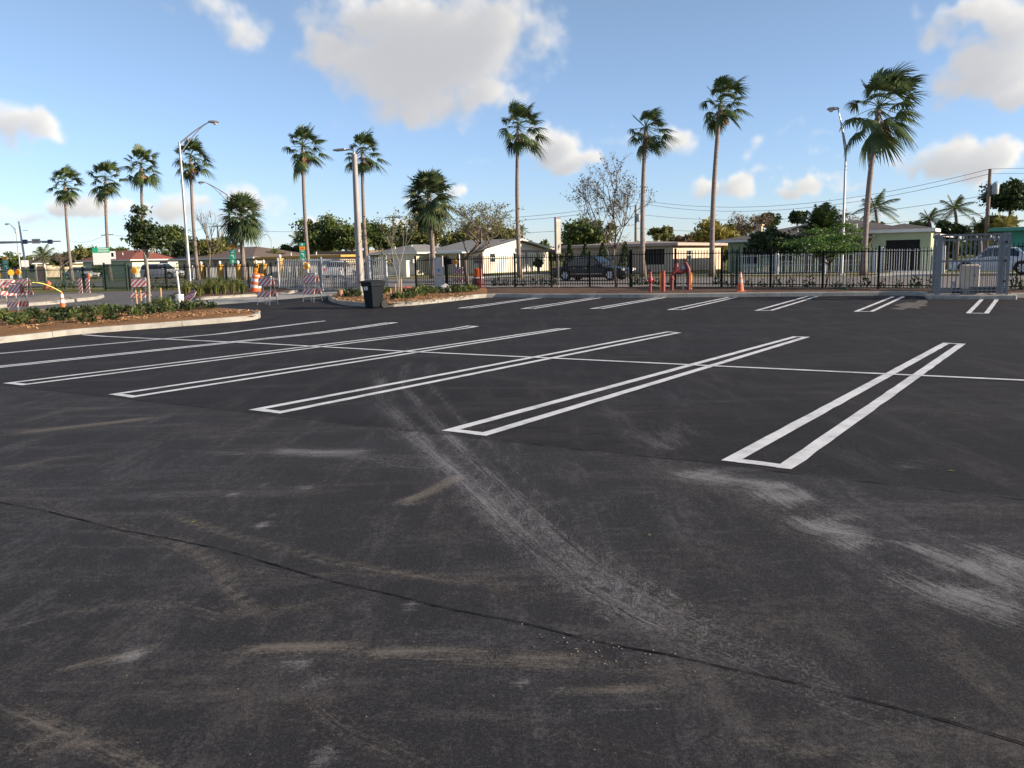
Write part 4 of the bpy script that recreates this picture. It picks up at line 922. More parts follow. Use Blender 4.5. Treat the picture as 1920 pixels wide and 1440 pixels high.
fence('swing_gate', 'dark green metal gate leaf standing open at left', AT(199, -12.6)[0], AT(240, -12.6)[0], -12.6, 1.62, M_green, panel=3.2, gap=.10, pk=.03, post=.09, rails=(.14, -.12), cat='gate')
# gate leaf seen edge-on in the black fence
fence('gate_leaf', 'dark green gate leaf folded against the black fence behind the red cone', AT(1372, -11.0)[0], AT(1386, -11.0)[0], -11.0, 1.55, M_green, panel=.5, gap=.06, pk=.03, post=.05, dz=.12, cat='gate')
# garden fences across the street
def garden_fence(px0, px1, t_, h, lab, step=3.0, low=True, m=None, gap=.14, name='garden_fence'):
    return fence(name, lab, AT(px0, t_)[0], AT(px1, t_)[0], t_, h, m or M_whitep, panel=step, gap=gap, pk=.03, post=.16, rails=(.1, h * .42, -.1) if low else (.1, -.1), post_h=.12, cat='fence')
garden_fence(1372, 1640, 13.2, 1.28, 'white metal garden fence before the pale green house'); garden_fence(1652, 1768, 13.2, 1.45, 'taller white metal gate fence before the green house garage', 3.4, False)
garden_fence(362, 640, 13.5, 1.2, 'white picket garden fence with yellow posts behind the entrance', 2.6, False, gap=.10)
M_yel = mat('yellow_masonry_paint', (.62, .36, .06), .8, var=.15)
for i, px in enumerate((379, 414, 448, 482, 496, 527, 569)):
    a_, p = AT(px, 13.2); h = 1.28 if px < 520 else 1.75; root = thing('gate_pillar', ['leftmost yellow pillar of the white garden fence', 'second yellow pillar from the left', 'yellow pillar right of the round cabbage palm trunk', 'yellow pillar just behind the orange drum', 'yellow pillar right of the orange drum', 'large yellow pillar at the left end of the pale gate', 'yellow pillar behind the taller route sign'][i], 'pillar', p, SROT, 'yellow garden pillars')
    MB().box((0, 0, h / 2), (.42, .42, h), bev=.02).build('shaft', M_yel, root); MB().box((0, 0, h + .04), (.5, .5, .08)).build('cap', M_yel, root)
    MB().lathe([(.05, 0), (.12, .08), (.15, .2), (.12, .32), (.03, .4)], 10, (0, 0, h + .08)).build('finial', M_whitep, root, smooth=True)
# ------------------------------------------------------------------ houses
M_glass = mat('window_glass', (.02, .03, .04), .08, var=.1, spec=.9)
M_dark = mat('dark_interior', (.012, .012, .014), .7, var=.1)
M_wtrim = mat('white_trim', (.66, .65, .62), .7, var=.08)
def wall_panel(mb, w, h, ops, f, depth=.12):
    """wall face with real openings; f maps (x, z, depth-in) to a point"""
    xs = sorted({0, w, *[o[0] for o in ops], *[o[2] for o in ops]}); zs = sorted({0, h, *[o[1] for o in ops], *[o[3] for o in ops]})
    for x0, x1 in zip(xs, xs[1:]):
        for z0, z1 in zip(zs, zs[1:]):
            cx, cz = (x0 + x1) / 2, (z0 + z1) / 2
            if any(o[0] < cx < o[2] and o[1] < cz < o[3] for o in ops): continue
            mb.add([f(x0, z0, 0), f(x1, z0, 0), f(x1, z1, 0), f(x0, z1, 0)], [(0, 1, 2, 3)])
    for (x0, z0, x1, z1, *_) in ops:
        for (ax, az), (bx, bz) in (((x0, z0), (x1, z0)), ((x1, z0), (x1, z1)), ((x1, z1), (x0, z1)), ((x0, z1), (x0, z0))):
            mb.add([f(ax, az, 0), f(bx, bz, 0), f(bx, bz, depth), f(ax, az, depth)], [(0, 1, 2, 3)])
def window(root, o, f, side):
    x0, z0, x1, z1, kind = o; fr = MB()
    def fb(ax, az, bx, bz, d0=.03, d1=.10):
        fr.add([f(ax, az, d0), f(bx, az, d0), f(bx, bz, d0), f(ax, bz, d0), f(ax, az, d1), f(bx, az, d1), f(bx, bz, d1), f(ax, bz, d1)], [(0, 1, 2, 3), (7, 6, 5, 4), (0, 4, 5, 1), (1, 5, 6, 2), (2, 6, 7, 3), (3, 7, 4, 0)])
    e = .06
    if kind == 'dark':      # barred opening
        w_ = MB().add([f(x0, z0, .11), f(x1, z0, .11), f(x1, z1, .11), f(x0, z1, .11)], [(0, 1, 2, 3)]).build('window', M_dark, root, fix=False)
        n = max(2, int((x1 - x0) / .35)); [fb(x0 + (x1 - x0) * i / n - .012, z0, x0 + (x1 - x0) * i / n + .012, z1, .02, .045) for i in range(1, n)]
        fr.build('window_bars', M_black, w_); return
    if kind == 'garage':
        w_ = MB().add([f(x0, z0, .115), f(x1, z0, .115), f(x1, z1, .115), f(x0, z1, .115)], [(0, 1, 2, 3)]).build('garage_door', M_dark, root, fix=False); return
    if kind == 'door':
        w_ = MB().add([f(x0, z0, .10), f(x1, z0, .10), f(x1, z1, .10), f(x0, z1, .10)], [(0, 1, 2, 3)]).build('door', mat('panel_door', (.25, .2, .16), .6), root, fix=False)
        c = f(x0 + .1, z0 + 1.0, .06); MB().box(c, (.05, .05, .05)).build('door_handle', M_galv, w_); return
    w_ = MB().add([f(x0, z0, .09), f(x1, z0, .09), f(x1, z1, .09), f(x0, z1, .09)], [(0, 1, 2, 3)]).build('window', M_glass, root, fix=False)
    fb(x0, z0, x1, z0 + e); fb(x0, z1 - e, x1, z1); fb(x0, z0 + e, x0 + e, z1 - e); fb(x1 - e, z0 + e, x1, z1 - e); fb(x0 + e, (z0 + z1) / 2 - .025, x1 - e, (z0 + z1) / 2 + .025)
    fr.build('window_frame', M_wtrim, w_)
    MB().add([f(x0 - .05, z0 - .07, -.06), f(x1 + .05, z0 - .07, -.06), f(x1 + .05, z0 - .003, -.06), f(x0 - .05, z0 - .003, -.06), f(x0 - .05, z0 - .07, .0), f(x1 + .05, z0 - .07, .0), f(x1 + .05, z0 - .003, .0), f(x0 - .05, z0 - .003, .0)],
             [(0, 1, 2, 3), (0, 4, 5, 1), (1, 5, 6, 2), (2, 6, 7, 3), (3, 7, 4, 0)]).build('window_sill', M_wtrim, w_)
    if kind == 'shutter':
        for s_ in (-1, 1):
            xa = x0 - .36 if s_ < 0 else x1 + .04
            MB().add([f(xa, z0, -.03), f(xa + .32, z0, -.03), f(xa + .32, z1, -.03), f(xa, z1, -.03), f(xa, z0, -.002), f(xa + .32, z0, -.002), f(xa + .32, z1, -.002), f(xa, z1, -.002)], [(0, 1, 2, 3), (0, 4, 5, 1), (1, 5, 6, 2), (2, 6, 7, 3), (3, 7, 4, 0)]).build('shutter', M_wtrim, w_)
def roof_mat(name, col):
    if name in MATS: return MATS[name]
    m, t, b = nt(name); v = texco(t)
    w_ = N(t, 'TexWave', wave_type='BANDS', bands_direction='Z', i_Scale=3.2, i_Distortion=.6); t.links.new(v, w_.inputs['Vector'])
    n = noise(t, v, 3, 6, .7); c = ramp(t, n, [(.3, tuple(k * .72 for k in col)), (.7, tuple(min(1, k * 1.25) for k in col))])
    t.links.new(c, b.inputs['Base Color']); b.inputs['Roughness'].default_value = .95; bumpn(t, w_.outputs['Fac'], .6, .04, b); MATS[name] = m; return m
def block(root, x0, y0, w, d, h, wm, rm, roof='hip', pitch=.32, oh=.55, front=(), right=(), left=(), fascia=None, zb=0.0, rh=None):
    mb = MB()
    fF = lambda x_, z_, k: Vector((x0 + x_, y0 + k, zb + z_)); fR = lambda y_, z_, k: Vector((x0 + w - k, y0 + y_, zb + z_)); fB = lambda x_, z_, k: Vector((x0 + w - x_, y0 + d - k, zb + z_)); fLf = lambda y_, z_, k: Vector((x0 + k, y0 + d - y_, zb + z_))
    wall_panel(mb, w, h, front, fF); wall_panel(mb, d, h, right, fR); wall_panel(mb, w, h, (), fB); wall_panel(mb, d, h, left, fLf)
    if roof == 'gable':
        for xx in (x0, x0 + w): mb.add([(xx, y0, zb + h), (xx, y0 + d, zb + h), (xx, y0 + d / 2, zb + h + d / 2 * pitch)], [(0, 1, 2)])
    wl = mb.build('wall', wm, root)
    # each wall carries its windows
    for o in front: window(root, o, fF, 0)
    for o in right: window(root, o, fR, 1)
    X0, X1, Y0, Y1 = x0 - oh, x0 + w + oh, y0 - oh, y0 + d + oh; z0 = zb + h - .02
    rb = MB(); th = .16
    if roof == 'hip':
        if w >= d: r = (Y1 - Y0) / 2; A_, B_ = (X0 + r, (Y0 + Y1) / 2), (X1 - r, (Y0 + Y1) / 2)
        else: r = (X1 - X0) / 2; A_, B_ = ((X0 + X1) / 2, Y0 + r), ((X0 + X1) / 2, Y1 - r)
        zr = z0 + th + (rh if rh else r * pitch)
        base = [(X0, Y0), (X1, Y0), (X1, Y1), (X0, Y1)]
        vs_ = [(*p, z0) for p in base] + [(*p, z0 + th) for p in base] + [(*A_, zr), (*B_, zr)]
        fs_ = [(3, 2, 1, 0), (0, 1, 5, 4), (1, 2, 6, 5), (2, 3, 7, 6), (3, 0, 4, 7)]
        fs_ += [(4, 5, 9, 8), (5, 6, 9), (6, 7, 8, 9), (7, 4, 8)] if w >= d else [(4, 5, 8), (5, 6, 9, 8), (6, 7, 9), (7, 4, 8, 9)]
        rb.add(vs_, fs_)
    elif roof == 'gable':
        zr = (d / 2 + oh) * pitch; ym = (Y0 + Y1) / 2
        o = [(Y0, z0 - .0), (ym, z0 + zr), (Y1, z0), (Y1, z0 + th), (ym, z0 + zr + th), (Y0, z0 + th)]
        rb.prism(o, X0, X1, 'x')
    else:
        rb.add([(X0, Y0, z0), (X1, Y0, z0), (X1, Y1, z0), (X0, Y1, z0), (X0, Y0, z0 + .22), (X1, Y0, z0 + .22), (X1, Y1, z0 + .22), (X0, Y1, z0 + .22), (x0 + w * .5, (Y0 + Y1) / 2, z0 + .22 + (rh or .25))],
               [(3, 2, 1, 0), (0, 1, 5, 4), (1, 2, 6, 5), (2, 3, 7, 6), (3, 0, 4, 7), (4, 5, 8), (5, 6, 8), (6, 7, 8), (7, 4, 8)])
    ro = rb.build('roof', rm, root)
    if fascia and roof in ('hip', 'flat'):
        fb = MB(); hh = .15 if roof == 'hip' else .21; zc = z0 + hh / 2 + .004; e = .012
        fb.box(((X0 + X1) / 2, Y0 - e, zc), (X1 - X0 + 2 * e, .02, hh)); fb.box((X1 + e, (Y0 + Y1) / 2, zc), (.02, Y1 - Y0 - .01, hh)); fb.box((X0 - e, (Y0 + Y1) / 2, zc), (.02, Y1 - Y0 - .01, hh))
        fb.build('fascia', fascia, ro)
    elif fascia:
        fb = MB(); zr = (d / 2 + oh) * pitch; ym = (Y0 + Y1) / 2
        for xx in (X1 + .012,): fb.prism([(Y0, z0 - .01), (ym, z0 + zr - .01), (Y1, z0 - .01), (Y1, z0 + th - .01), (ym, z0 + zr + th - .01), (Y0, z0 + th - .01)], xx - .01, xx + .012, 'x')
        fb.box(((X0 + X1) / 2, Y0 - .012, z0 + th / 2), (X1 - X0, .02, th)); fb.build('fascia', fascia, ro)
    return wl, ro
def depth_to(a_, t_, px):
    lo, hi = .5, 40
    for _ in range(40):
        m_ = (lo + hi) / 2
        if proj(S(a_, t_ + m_))[0] < px: lo = m_
        else: hi = m_
    return lo
def stucco(name, col): return mat(name, col, .9, var=.10, scale=1.2, bump=.25, bscale=35)
# --- white house with shingle roof
tf = 20.0; aA, pA_ = AT(712, tf); aB, _ = AT(781, tf); aC, pC = AT(906, tf + 3)
dB = depth_to(aC, tf + 3, 1028)
root = thing('white_house', 'cream bungalow with grey shingle roof and white gable behind the wide cabbage palm', 'house', S(aA, tf), SROT)
WA = aB - aA; WB = aC - aA; M_cream = stucco('cream_stucco', (.68, .61, .49)); M_shing = roof_mat('grey_shingle', (.20, .195, .19)); M_whitew = stucco('white_stucco', (.68, .64, .54))
wx = (AT(733, tf)[0] - aA)
block(root, 0, 0, WA, 7.0, 2.0, M_cream, M_shing, 'hip', .26, .7, front=[(wx - .42, .75, wx + .42, 1.65, 'shutter')], fascia=M_wtrim)
block(root, WA + .01, 3.0, WB - WA, dB, 2.1, M_whitew, M_shing, 'gable', .155, .6, front=[(.7, .8, 1.7, 1.7, 'win'), (2.6, 0.05, 3.5, 1.95, 'door'), (4.4, .8, 5.6, 1.7, 'win')], right=[(1.2, 1.0, 2.2, 1.9, 'win')] if dB > 5 else [], fascia=M_wtrim)
pr = MB(); pr.box((WA + 2.4, 1.9, 2.0), (4.6, 2.0, .12)); pr.build('porch_roof', M_wtrim, root)
for xx in (WA + .9, WA + 4.3): MB().box((xx, 1.0, .96), (.1, .1, 1.94)).build('porch_post', M_wtrim, root)
# --- beige low house with carport
tf = 20.0; aA, _ = AT(1062, tf); aB, _ = AT(1262, tf); dB = depth_to(aB, tf, 1352)
root = thing('beige_house', 'low beige house with flat roof and carport behind the black sedan', 'house', S(aA, tf), SROT)
M_beige = stucco('beige_stucco', (.62, .49, .37)); M_flat = roof_mat('flat_roof', (.26, .20, .175)); M_fas = mat('pinkish_fascia', (.42, .31, .26), .8)
w0, w1 = AT(1209, tf)[0] - aA, AT(1246, tf)[0] - aA
block(root, 0, 0, aB - aA, min(dB, 13), 2.1, M_beige, M_flat, 'flat', oh=.6, front=[(1.2, .8, 2.2, 1.7, 'win'), (w0, .62, w1, 1.85, 'dark')], right=[(3.0, .9, 4.2, 1.75, 'win')], fascia=M_fas, rh=.3)
acp = AT(985, tf)[0] - aA
MB().box((acp / 2 - .66, 2.6, 1.95), (-acp - 1.3, 6.4, .2)).build('carport_roof', M_flat, root)
for yy in (-.3, 5.2):
    for xx in (acp + .3, acp / 2 - .6): MB().box((xx, yy, .92), (.12, .12, 1.84)).build('carport_post', M_fas, root)
MB().box((acp / 2, 5.9, .92), (-acp - 1.2, .12, 1.84)).build('carport_wall', M_whitew, root)
# --- green house
tf = 19.0; aA, _ = AT(1364, tf); aG, _ = AT(1642, tf); aB, _ = AT(1733, tf - 2); dB = depth_to(aB, tf - 2, 1762)
root = thing('green_house', 'pale green bungalow with dark shingle roof and barred garage at right', 'house', S(aA, tf), SROT)
M_grn = stucco('pale_green_stucco', (.37, .42, .27)); M_dsh = roof_mat('dark_shingle', (.105, .09, .085)); WG = aG - aA; WT = aB - aA
f_ = lambda px: AT(px, tf)[0] - aA
block(root, 0, 0, WT - .02, 11.0, 2.2, M_grn, M_dsh, 'hip', .21, .7, front=[(f_(1392), .6, f_(1420), 1.8, 'dark'), (f_(1455), .7, f_(1488), 1.75, 'win'), (f_(1505), .05, f_(1522), 1.9, 'door'), (f_(1575), .7, f_(1612), 1.75, 'win')], fascia=M_wtrim)
g0, g1 = AT(1660, tf - 2)[0] - aA, AT(1722, tf - 2)[0] - aA
block(root, WG, -2.0, WT - WG + .3, 2.6, 2.5, M_grn, M_dsh, 'flat', oh=.25, front=[(g0 - WG, .05, g1 - WG, 2.0, 'garage')], fascia=M_wtrim, rh=.4)
MB().tube([(WG - .1, -2.1, 0), (WG - .1, -2.1, 1.8), (WG + .2, -2.22, 2.4)], .07, 6).build('downspout', mat('cream_pipe', (.6, .52, .3), .6), root)
bars = MB(); n = 16
for i in range(n + 1): xx = g0 + (g1 - g0) * i / n; bars.box((xx, -2.02, 1.03), (.03, .03, 1.96))
bars.build('garage_grille', M_black, root)
cx_ = f_(1411); MB().box((cx_, 1.6, 2.7), (.40, .40, 1.4)).box((cx_, 1.6, 3.44), (.55, .55, .1)).build('chimney', mat('pale_brick', (.5, .36, .24), .9, bump=.4), root)
# --- teal house
tf = 20.0; aA, _ = AT(1857, tf)
root = thing('teal_house', 'teal house with flat green-edged roof at the right edge', 'house', S(aA, tf), SROT)
block(root, .6, .6, 12, 9, 2.45, stucco('teal_stucco', (.075, .30, .24)), roof_mat('teal_roof', (.12, .2, .18)), 'flat', oh=.8, front=[(2, .8, 3.4, 2.1, 'win'), (6, .8, 7.6, 2.1, 'win')], fascia=mat('teal_trim', (.06, .26, .2), .6), rh=.2)
# --- yellow flat house
tf = 21.0; aA, _ = AT(497, tf); aB, _ = AT(640, tf); dB = depth_to(aB, tf, 694)
root = thing('yellow_house', 'yellow-edged flat-roofed house behind the pale gate', 'house', S(aA, tf), SROT)
M_fy = mat('mustard_fascia', (.50, .28, .05), .7)
block(root, 0, 0, aB - aA, min(dB, 14), 1.9, stucco('tan_stucco', (.50, .42, .31)), roof_mat('brown_flat_roof', (.25, .17, .11)), 'flat', oh=.7, front=[(1.5, .8, 3.0, 1.7, 'win'), (5.2, .05, 6.2, 1.8, 'door'), (8, .8, 9.6, 1.7, 'win')], fascia=M_fy, rh=.15)
MB().box(((aB - aA) * .78, 5.2, 2.32), (8.0, 5.0, .4)).build('upper_roof', roof_mat('brown_flat_roof', (.25, .17, .11)), root)
# --- tan hip house
tf = 22.0; aA, _ = AT(336, tf); aB, _ = AT(478, tf); dB = depth_to(aB, tf, 506)
root = thing('tan_house', 'tan bungalow with brown hip roof behind the second lamp post', 'house', S(aA, tf), SROT)
block(root, 0, 0, aB - aA, 10, 2.0, stucco('sand_stucco', (.52, .44, .31)), roof_mat('brown_shingle', (.15, .105, .085)), 'hip', .22, .8, front=[(2.2, .7, 3.6, 1.7, 'win'), (6.4, .05, 7.4, 1.85, 'door'), (9.5, .7, 11, 1.7, 'dark')], fascia=M_wtrim)
# --- red-roofed house
tf = 24.0; aA, _ = AT(158, tf); aB, _ = AT(250, tf); dB = depth_to(aB, tf, 338)
root = thing('red_roofed_house', 'pale mint house with red tiled hip roof behind the staked tree', 'house', S(aA, tf), SROT)
block(root, 0, 0, aB - aA, min(dB, 22), 2.15, stucco('mint_stucco', (.58, .63, .50)), roof_mat('red_tile', (.24, .072, .05)), 'hip', .30, .7, front=[(2, .9, 3.5, 2.0, 'win')], right=[(4, .9, 5.4, 2.0, 'win'), (9, .9, 10.4, 2.0, 'win'), (13, .05, 14, 2.1, 'door')], fascia=M_wtrim)
# --- far left house
tf = 30.0; aA, _ = AT(5, tf); aB, _ = AT(66, tf)
root = thing('far_left_house', 'small tan house with shallow roof at the far left', 'house', S(aA, tf), SROT)
block(root, 0, 0, aB - aA, 9, 2.1, stucco('tan_stucco', (.50, .42, .31)), roof_mat('brown_shingle', (.15, .105, .085)), 'hip', .22, .7, front=[(3, .8, 4.5, 1.9, 'dark'), (8, .8, 10, 1.9, 'dark')], fascia=M_wtrim)
# small roof vents and a wall-hung air conditioner
for o in [o for o in bpy.data.objects if o.get('category') == 'house']:
    ro = [c for c in o.children if c.name.startswith('roof')][0]; bb = [Vector(c) for c in ro.bound_box]; x0_, x1_ = bb[0].x, bb[6].x; y0_ = bb[0].y; zt_ = max(c.z for c in bb); zb_ = min(c.z for c in bb); dy = (bb[6].y - y0_) / 2
    for u, w_ in ((.36, .35), (.62, .5)):
        z_ = zb_ + .16 + (zt_ - zb_ - .16) * w_ * .92
        MB().cyl((x0_ + (x1_ - x0_) * u, y0_ + dy * w_, z_ - .15), (x0_ + (x1_ - x0_) * u, y0_ + dy * w_, z_ + .35), .06, .06, 8).build('roof_vent', M_wtrim, ro)
    wl_ = [c for c in o.children if c.name.startswith('wall')][0]; MB().box((4.1, -.14, 1.3), (.6, .26, .4), bev=.02).build('air_conditioner', M_galv, wl_)
# clipped cone bushes before the beige house
for i, (px, lab) in enumerate(((1068, 'first clipped cone bush from the carport'), (1098, 'second clipped cone bush from the carport'), (1130, 'third clipped cone bush behind the sedan roof'), (1172, 'fourth clipped cone bush near the barred window'))):
    a_, p = AT(px, 18.0); rs = np.random.RandomState(600 + i); n = 900; z_ = rs.rand(n) ** 1.2; r = (1 - z_) * .62 + .05; az = rs.uniform(0, 6.28, n)
    pts = np.stack([np.cos(az) * r, np.sin(az) * r, z_ * 2.35 + .1], 1); out = np.stack([np.cos(az), np.sin(az), np.full(n, .3)], 1)
    root = thing('cone_bush', lab, 'bush', p, 0, 'clipped cone bushes'); link('foliage', quads_mesh('cone_foliage', leaf_quads(pts, .10, out, .6, rs), L_dark), root); MB().cyl((0, 0, 0), (0, 0, 1.6), .05, .02, 6).build('stem', M_bark, root)
# ------------------------------------------------------------------ poles, lamps, wires
M_wood = mat('weathered_pole_wood', (.20, .15, .115), .95, var=.25, scale=4, stretch=(3, 3, .3))
M_alu = mat('street_light_aluminium', (.42, .41, .41), .5, .6, var=.1)
M_concp = mat('concrete_column', (.33, .30, .28), .85, var=.12, scale=2.5, bump=.25)
def cobra(px, t_, top_py, head_px, head_py, lab, group='cobra-head street lights', head_dt=0.0, r=.11, truss=True):
    a_, p = AT(px, t_); root = thing('street_light', lab, 'street light', p, 0, group)
    h = HT(px, top_py, p.y); MB().tube([(0, 0, 0), (0, 0, .3), (0, 0, h)], [r * 1.3, r, r * .6], 12).build('pole', M_alu, root, smooth=True)
    MB().box((0, 0, .06), (r * 4, r * 4, .12)).build('base_plate', M_alu, root)
    q = P(head_px, head_py, p.y + head_dt) - p; b0 = Vector((0, 0, h - .1)); mid = b0.lerp(q, .62) + Vector((0, 0, .22 * (q - b0).length * .35))
    def bez(k0): return [((1 - k) ** 2) * k0 + 2 * k * (1 - k) * mid + k * k * q for k in [i / 8 for i in range(9)]]
    am_ = MB(); am_.tube(bez(b0), [.05 - .02 * i / 8 for i in range(9)], 8)
    if truss:
        am_.tube([Vector((0, 0, h - .75))] + bez(Vector((0, 0, h - .75)))[1:], [.04 - .018 * i / 8 for i in range(9)], 8)
        s1_, s2_ = bez(b0)[2], bez(Vector((0, 0, h - .75)))[2]; am_.tube([s1_, s2_], .025, 6)
    am_.build('arm', M_alu, root, smooth=True)
    d = (q - b0); d.z = 0; d = d.normalized(); sd_ = Vector((-d.y, d.x, 0)); hd = MB(); L_ = .62
    rings = []
    for k, w_, u, l_ in ((-.1, .05, .05, -.05), (.1, .12, .09, -.08), (.5, .17, .10, -.14), (.85, .15, .07, -.12), (1.02, .05, .0, -.05)):
        c = q + d * L_ * k; rings.append([c + sd_ * w_ + Vector((0, 0, 0)), c + sd_ * w_ * .6 + Vector((0, 0, u)), c - sd_ * w_ * .6 + Vector((0, 0, u)), c - sd_ * w_, c - sd_ * w_ * .6 + Vector((0, 0, l_ * .6)), c + sd_ * w_ * .6 + Vector((0, 0, l_ * .6))])
    ho = hd.loft(rings, True).build('lamp_head', M_alu, root, smooth=True)
    c = q + d * L_ * .62; MB().lathe([(.13, 0), (.12, -.06), (.07, -.11), (.01, -.125)], 12, (c.x, c.y, c.z - .06)).build('lens', mat('lamp_lens', (.5, .5, .48), .2), ho, smooth=True)
cobra(357, -8.0, 266, 392, 229, 'tall aluminium street light with twin arm left of centre')
cobra(438, 8.6, 364, 384, 342, 'second street light with arm reaching left above the round cabbage palm', r=.10)
cobra(1578, 8.6, 272, 1571, 204, 'slim street light pole right of the leafy young tree', head_dt=0.0, r=.085)
cobra(40, 16, 429, 18, 420, 'small distant street light at far left', r=.10)
cobra(512, 110, 447, 500, 440, 'tiny distant street light above the low palms', r=.12)
# concrete lamp column in the lot
p = G(677, 556, .12); root = thing('lamp_column', 'square concrete lamp column with flat lamp beside the wheeled bin', 'street light', p, R(-30)); h = HT(677, 288, p.y) - .12
MB().box((0, 0, h / 2), (.25, .25, h), taper=.66, bev=.03).build('column', M_concp, root)
arm = MB(); arm.tube([(0, 0, h - .05), (0, 0, h + .06), (-.10, .02, h + .16), (-.5, .05, h + .2)], .03, 8); ao = arm.build('arm', M_alu, root, smooth=True)
MB().box((-.72, .06, h + .21), (.6, .30, .07), bev=.02).build('lamp_head', M_alu, root)
def upole(px, t_, top, lab, arm_w=2.2, arm_dz=.25, trans=None, r=.15, base=True):
    a_, p = AT(px, t_); h = HT(px, top, p.y); root = thing('utility_pole', lab, 'utility pole', p, SROT, 'wooden utility poles')
    MB().tube([(0, 0, 0), (0, 0, h * .5), (0, 0, h)], [r * 1.15, r, r * .75], 10).build('pole', M_wood, root, smooth=True)
    if arm_w:
        c = MB().box((0, .17, h - arm_dz), (arm_w, .1, .13)).build('crossarm', M_wood, root)
        for xx in (-.45, -.2, .2, .45): MB().lathe([(.03, 0), (.05, .05), (.03, .09), (.045, .13), (.015, .17)], 8, (xx * arm_w, .17, h - arm_dz + .066)).build('insulator', mat('porcelain', (.35, .3, .28), .3), c, smooth=True)
    if trans:
        MB().lathe([(.05, 0), (.22, .02), (.24, .1), (.24, .75), (.2, .82), (.08, .88)], 12, (trans * .42, 0, h - 1.9)).build('transformer', mat('transformer_grey', (.33, .35, .37), .5), root, smooth=True)
    return p + Vector((0, 0, h))
U1 = upole(741, 48, 404, 'wooden utility pole with wide crossarm right of the concrete lamp column', 3.2, trans=.9)
U2 = upole(1192, 46, 384, 'wooden utility pole behind the nearly bare tree', 0, trans=.8)
U3 = upole(1846, 30, 317, 'wooden utility pole with grey transformer at right', 0, trans=1)
U4 = upole(414, 46, 421, 'wooden utility pole beside the second street light', 2.6, trans=.8)
U5 = upole(206, 60, 438, 'distant utility pole crossarm behind the second tall palm', 4.0)
U6 = upole(134, 60, 448, 'small distant utility pole beside the leftmost palm', 0)
a_, p = AT(53, 2.0); root = thing('signal_pole', 'thin steel pole rising above the traffic signal arm', 'pole', p); MB().tube([(0, 0, 0), (-.3, 0, HT(53, 415, p.y))], [.12, .08], 8).build('pole', M_alu, root, smooth=True); MB().box((.25, 0, HT(53, 432, p.y)), (.5, .05, .05)).build('bracket', M_alu, root)
M_wire = mat('wire', (.05, .05, .055), .6)
def wire(p, q, sag, lab, r=.016):
    pts = [p.lerp(q, i / 20) - Vector((0, 0, sag * 4 * (i / 20) * (1 - i / 20))) for i in range(21)]
    tag(MB().tube(pts, r, 4).build('overhead_wire', M_wire), lab, 'wire', 'overhead wires')
OFFR = Vector((UX.x, UX.y, 0))
wire(U3, U2 + Vector((0, 0, .6)), 1.7, 'upper overhead wire sagging between the two right utility poles'); wire(U3 + Vector((0, 0, -.35)), U2 + Vector((0, 0, .25)), 1.75, 'lower overhead wire sagging between the two right utility poles')
wire(U3 + Vector((0, 0, -1.9)), U2 + Vector((0, 0, -1.0)), 1.2, 'thin lower cable from the right utility pole to the left'); wire(U3 + Vector((0, 0, -3.2)), U2 + Vector((0, 0, -2.6)), .8, 'lowest cable from the right utility pole')
wire(U3, U3 + OFFR * 40 + Vector((0, 0, .3)), .6, 'upper wire leaving the frame at right', .012); wire(U3 + Vector((0, 0, -.35)), U3 + OFFR * 40 + Vector((0, 0, -.1)), .7, 'lower wire leaving the frame at right', .012)
wire(U2 + Vector((0, 0, .3)), U1 + Vector((0, 0, -.1)), 1.0, 'upper wire between the bare tree and the wide crossarm pole', .02); wire(U2 + Vector((0, 0, -.1)), U1 + Vector((0, 0, -.3)), 1.1, 'lower wire between the bare tree and the wide crossarm pole', .02)
wire(U2 + Vector((0, 0, -2.2)), U1 + Vector((0, 0, -2.2)), .6, 'thin cable low behind the white gable', .02)
wire(U1, U4, 1.6, 'long wire from the wide crossarm pole to the left', .022); wire(U4, U5, 1.2, 'faint wire behind the left palms', .022); wire(U5, U6 + Vector((0, 0, -.2)), 1.0, 'faint wire between the two distant left poles', .022)
a_, p = AT(1745, 24); wire(U3 + Vector((0, 0, -1.6)), p + Vector((0, 0, 3.4)), .3, 'service cable dropping from the utility pole to the green house', .012)
# ------------------------------------------------------------------ street furniture and site gear
M_orange = mat('safety_orange', (.75, .13, .02), .5, var=.12); M_refl = mat('reflective_white', (.74, .72, .70), .45, var=.1); M_amber = mat('amber_lens', (.95, .33, .02), .25, var=.1)
M_red = mat('red_paint', (.27, .03, .028), .5, var=.2, scale=5); M_dred = mat('dull_red_paint', (.15, .018, .018), .55, var=.25, scale=5); M_bstripe = stripemat('barricade_stripes', (.62, .05, .03, 1), (.76, .74, .72, 1), .20, 1.0)
M_steel = mat('dull_steel', (.36, .35, .34), .55, .4, var=.2); M_rub = mat('black_rubber', (.018, .018, .019), .75, var=.2); M_plas = mat('dark_blue_plastic', (.0035, .007, .013), .6, var=.2, scale=3, spec=.15); M_blackp = mat('black_plastic', (.006, .007, .008), .55, var=.2, spec=.3)
M_sgreen = mat('sign_green', (.02, .34, .20), .45, var=.06); M_sorange = mat('sign_orange', (.95, .34, .02), .45, var=.05); M_swhite = mat('sign_white', (.74, .73, .70), .5, var=.06)
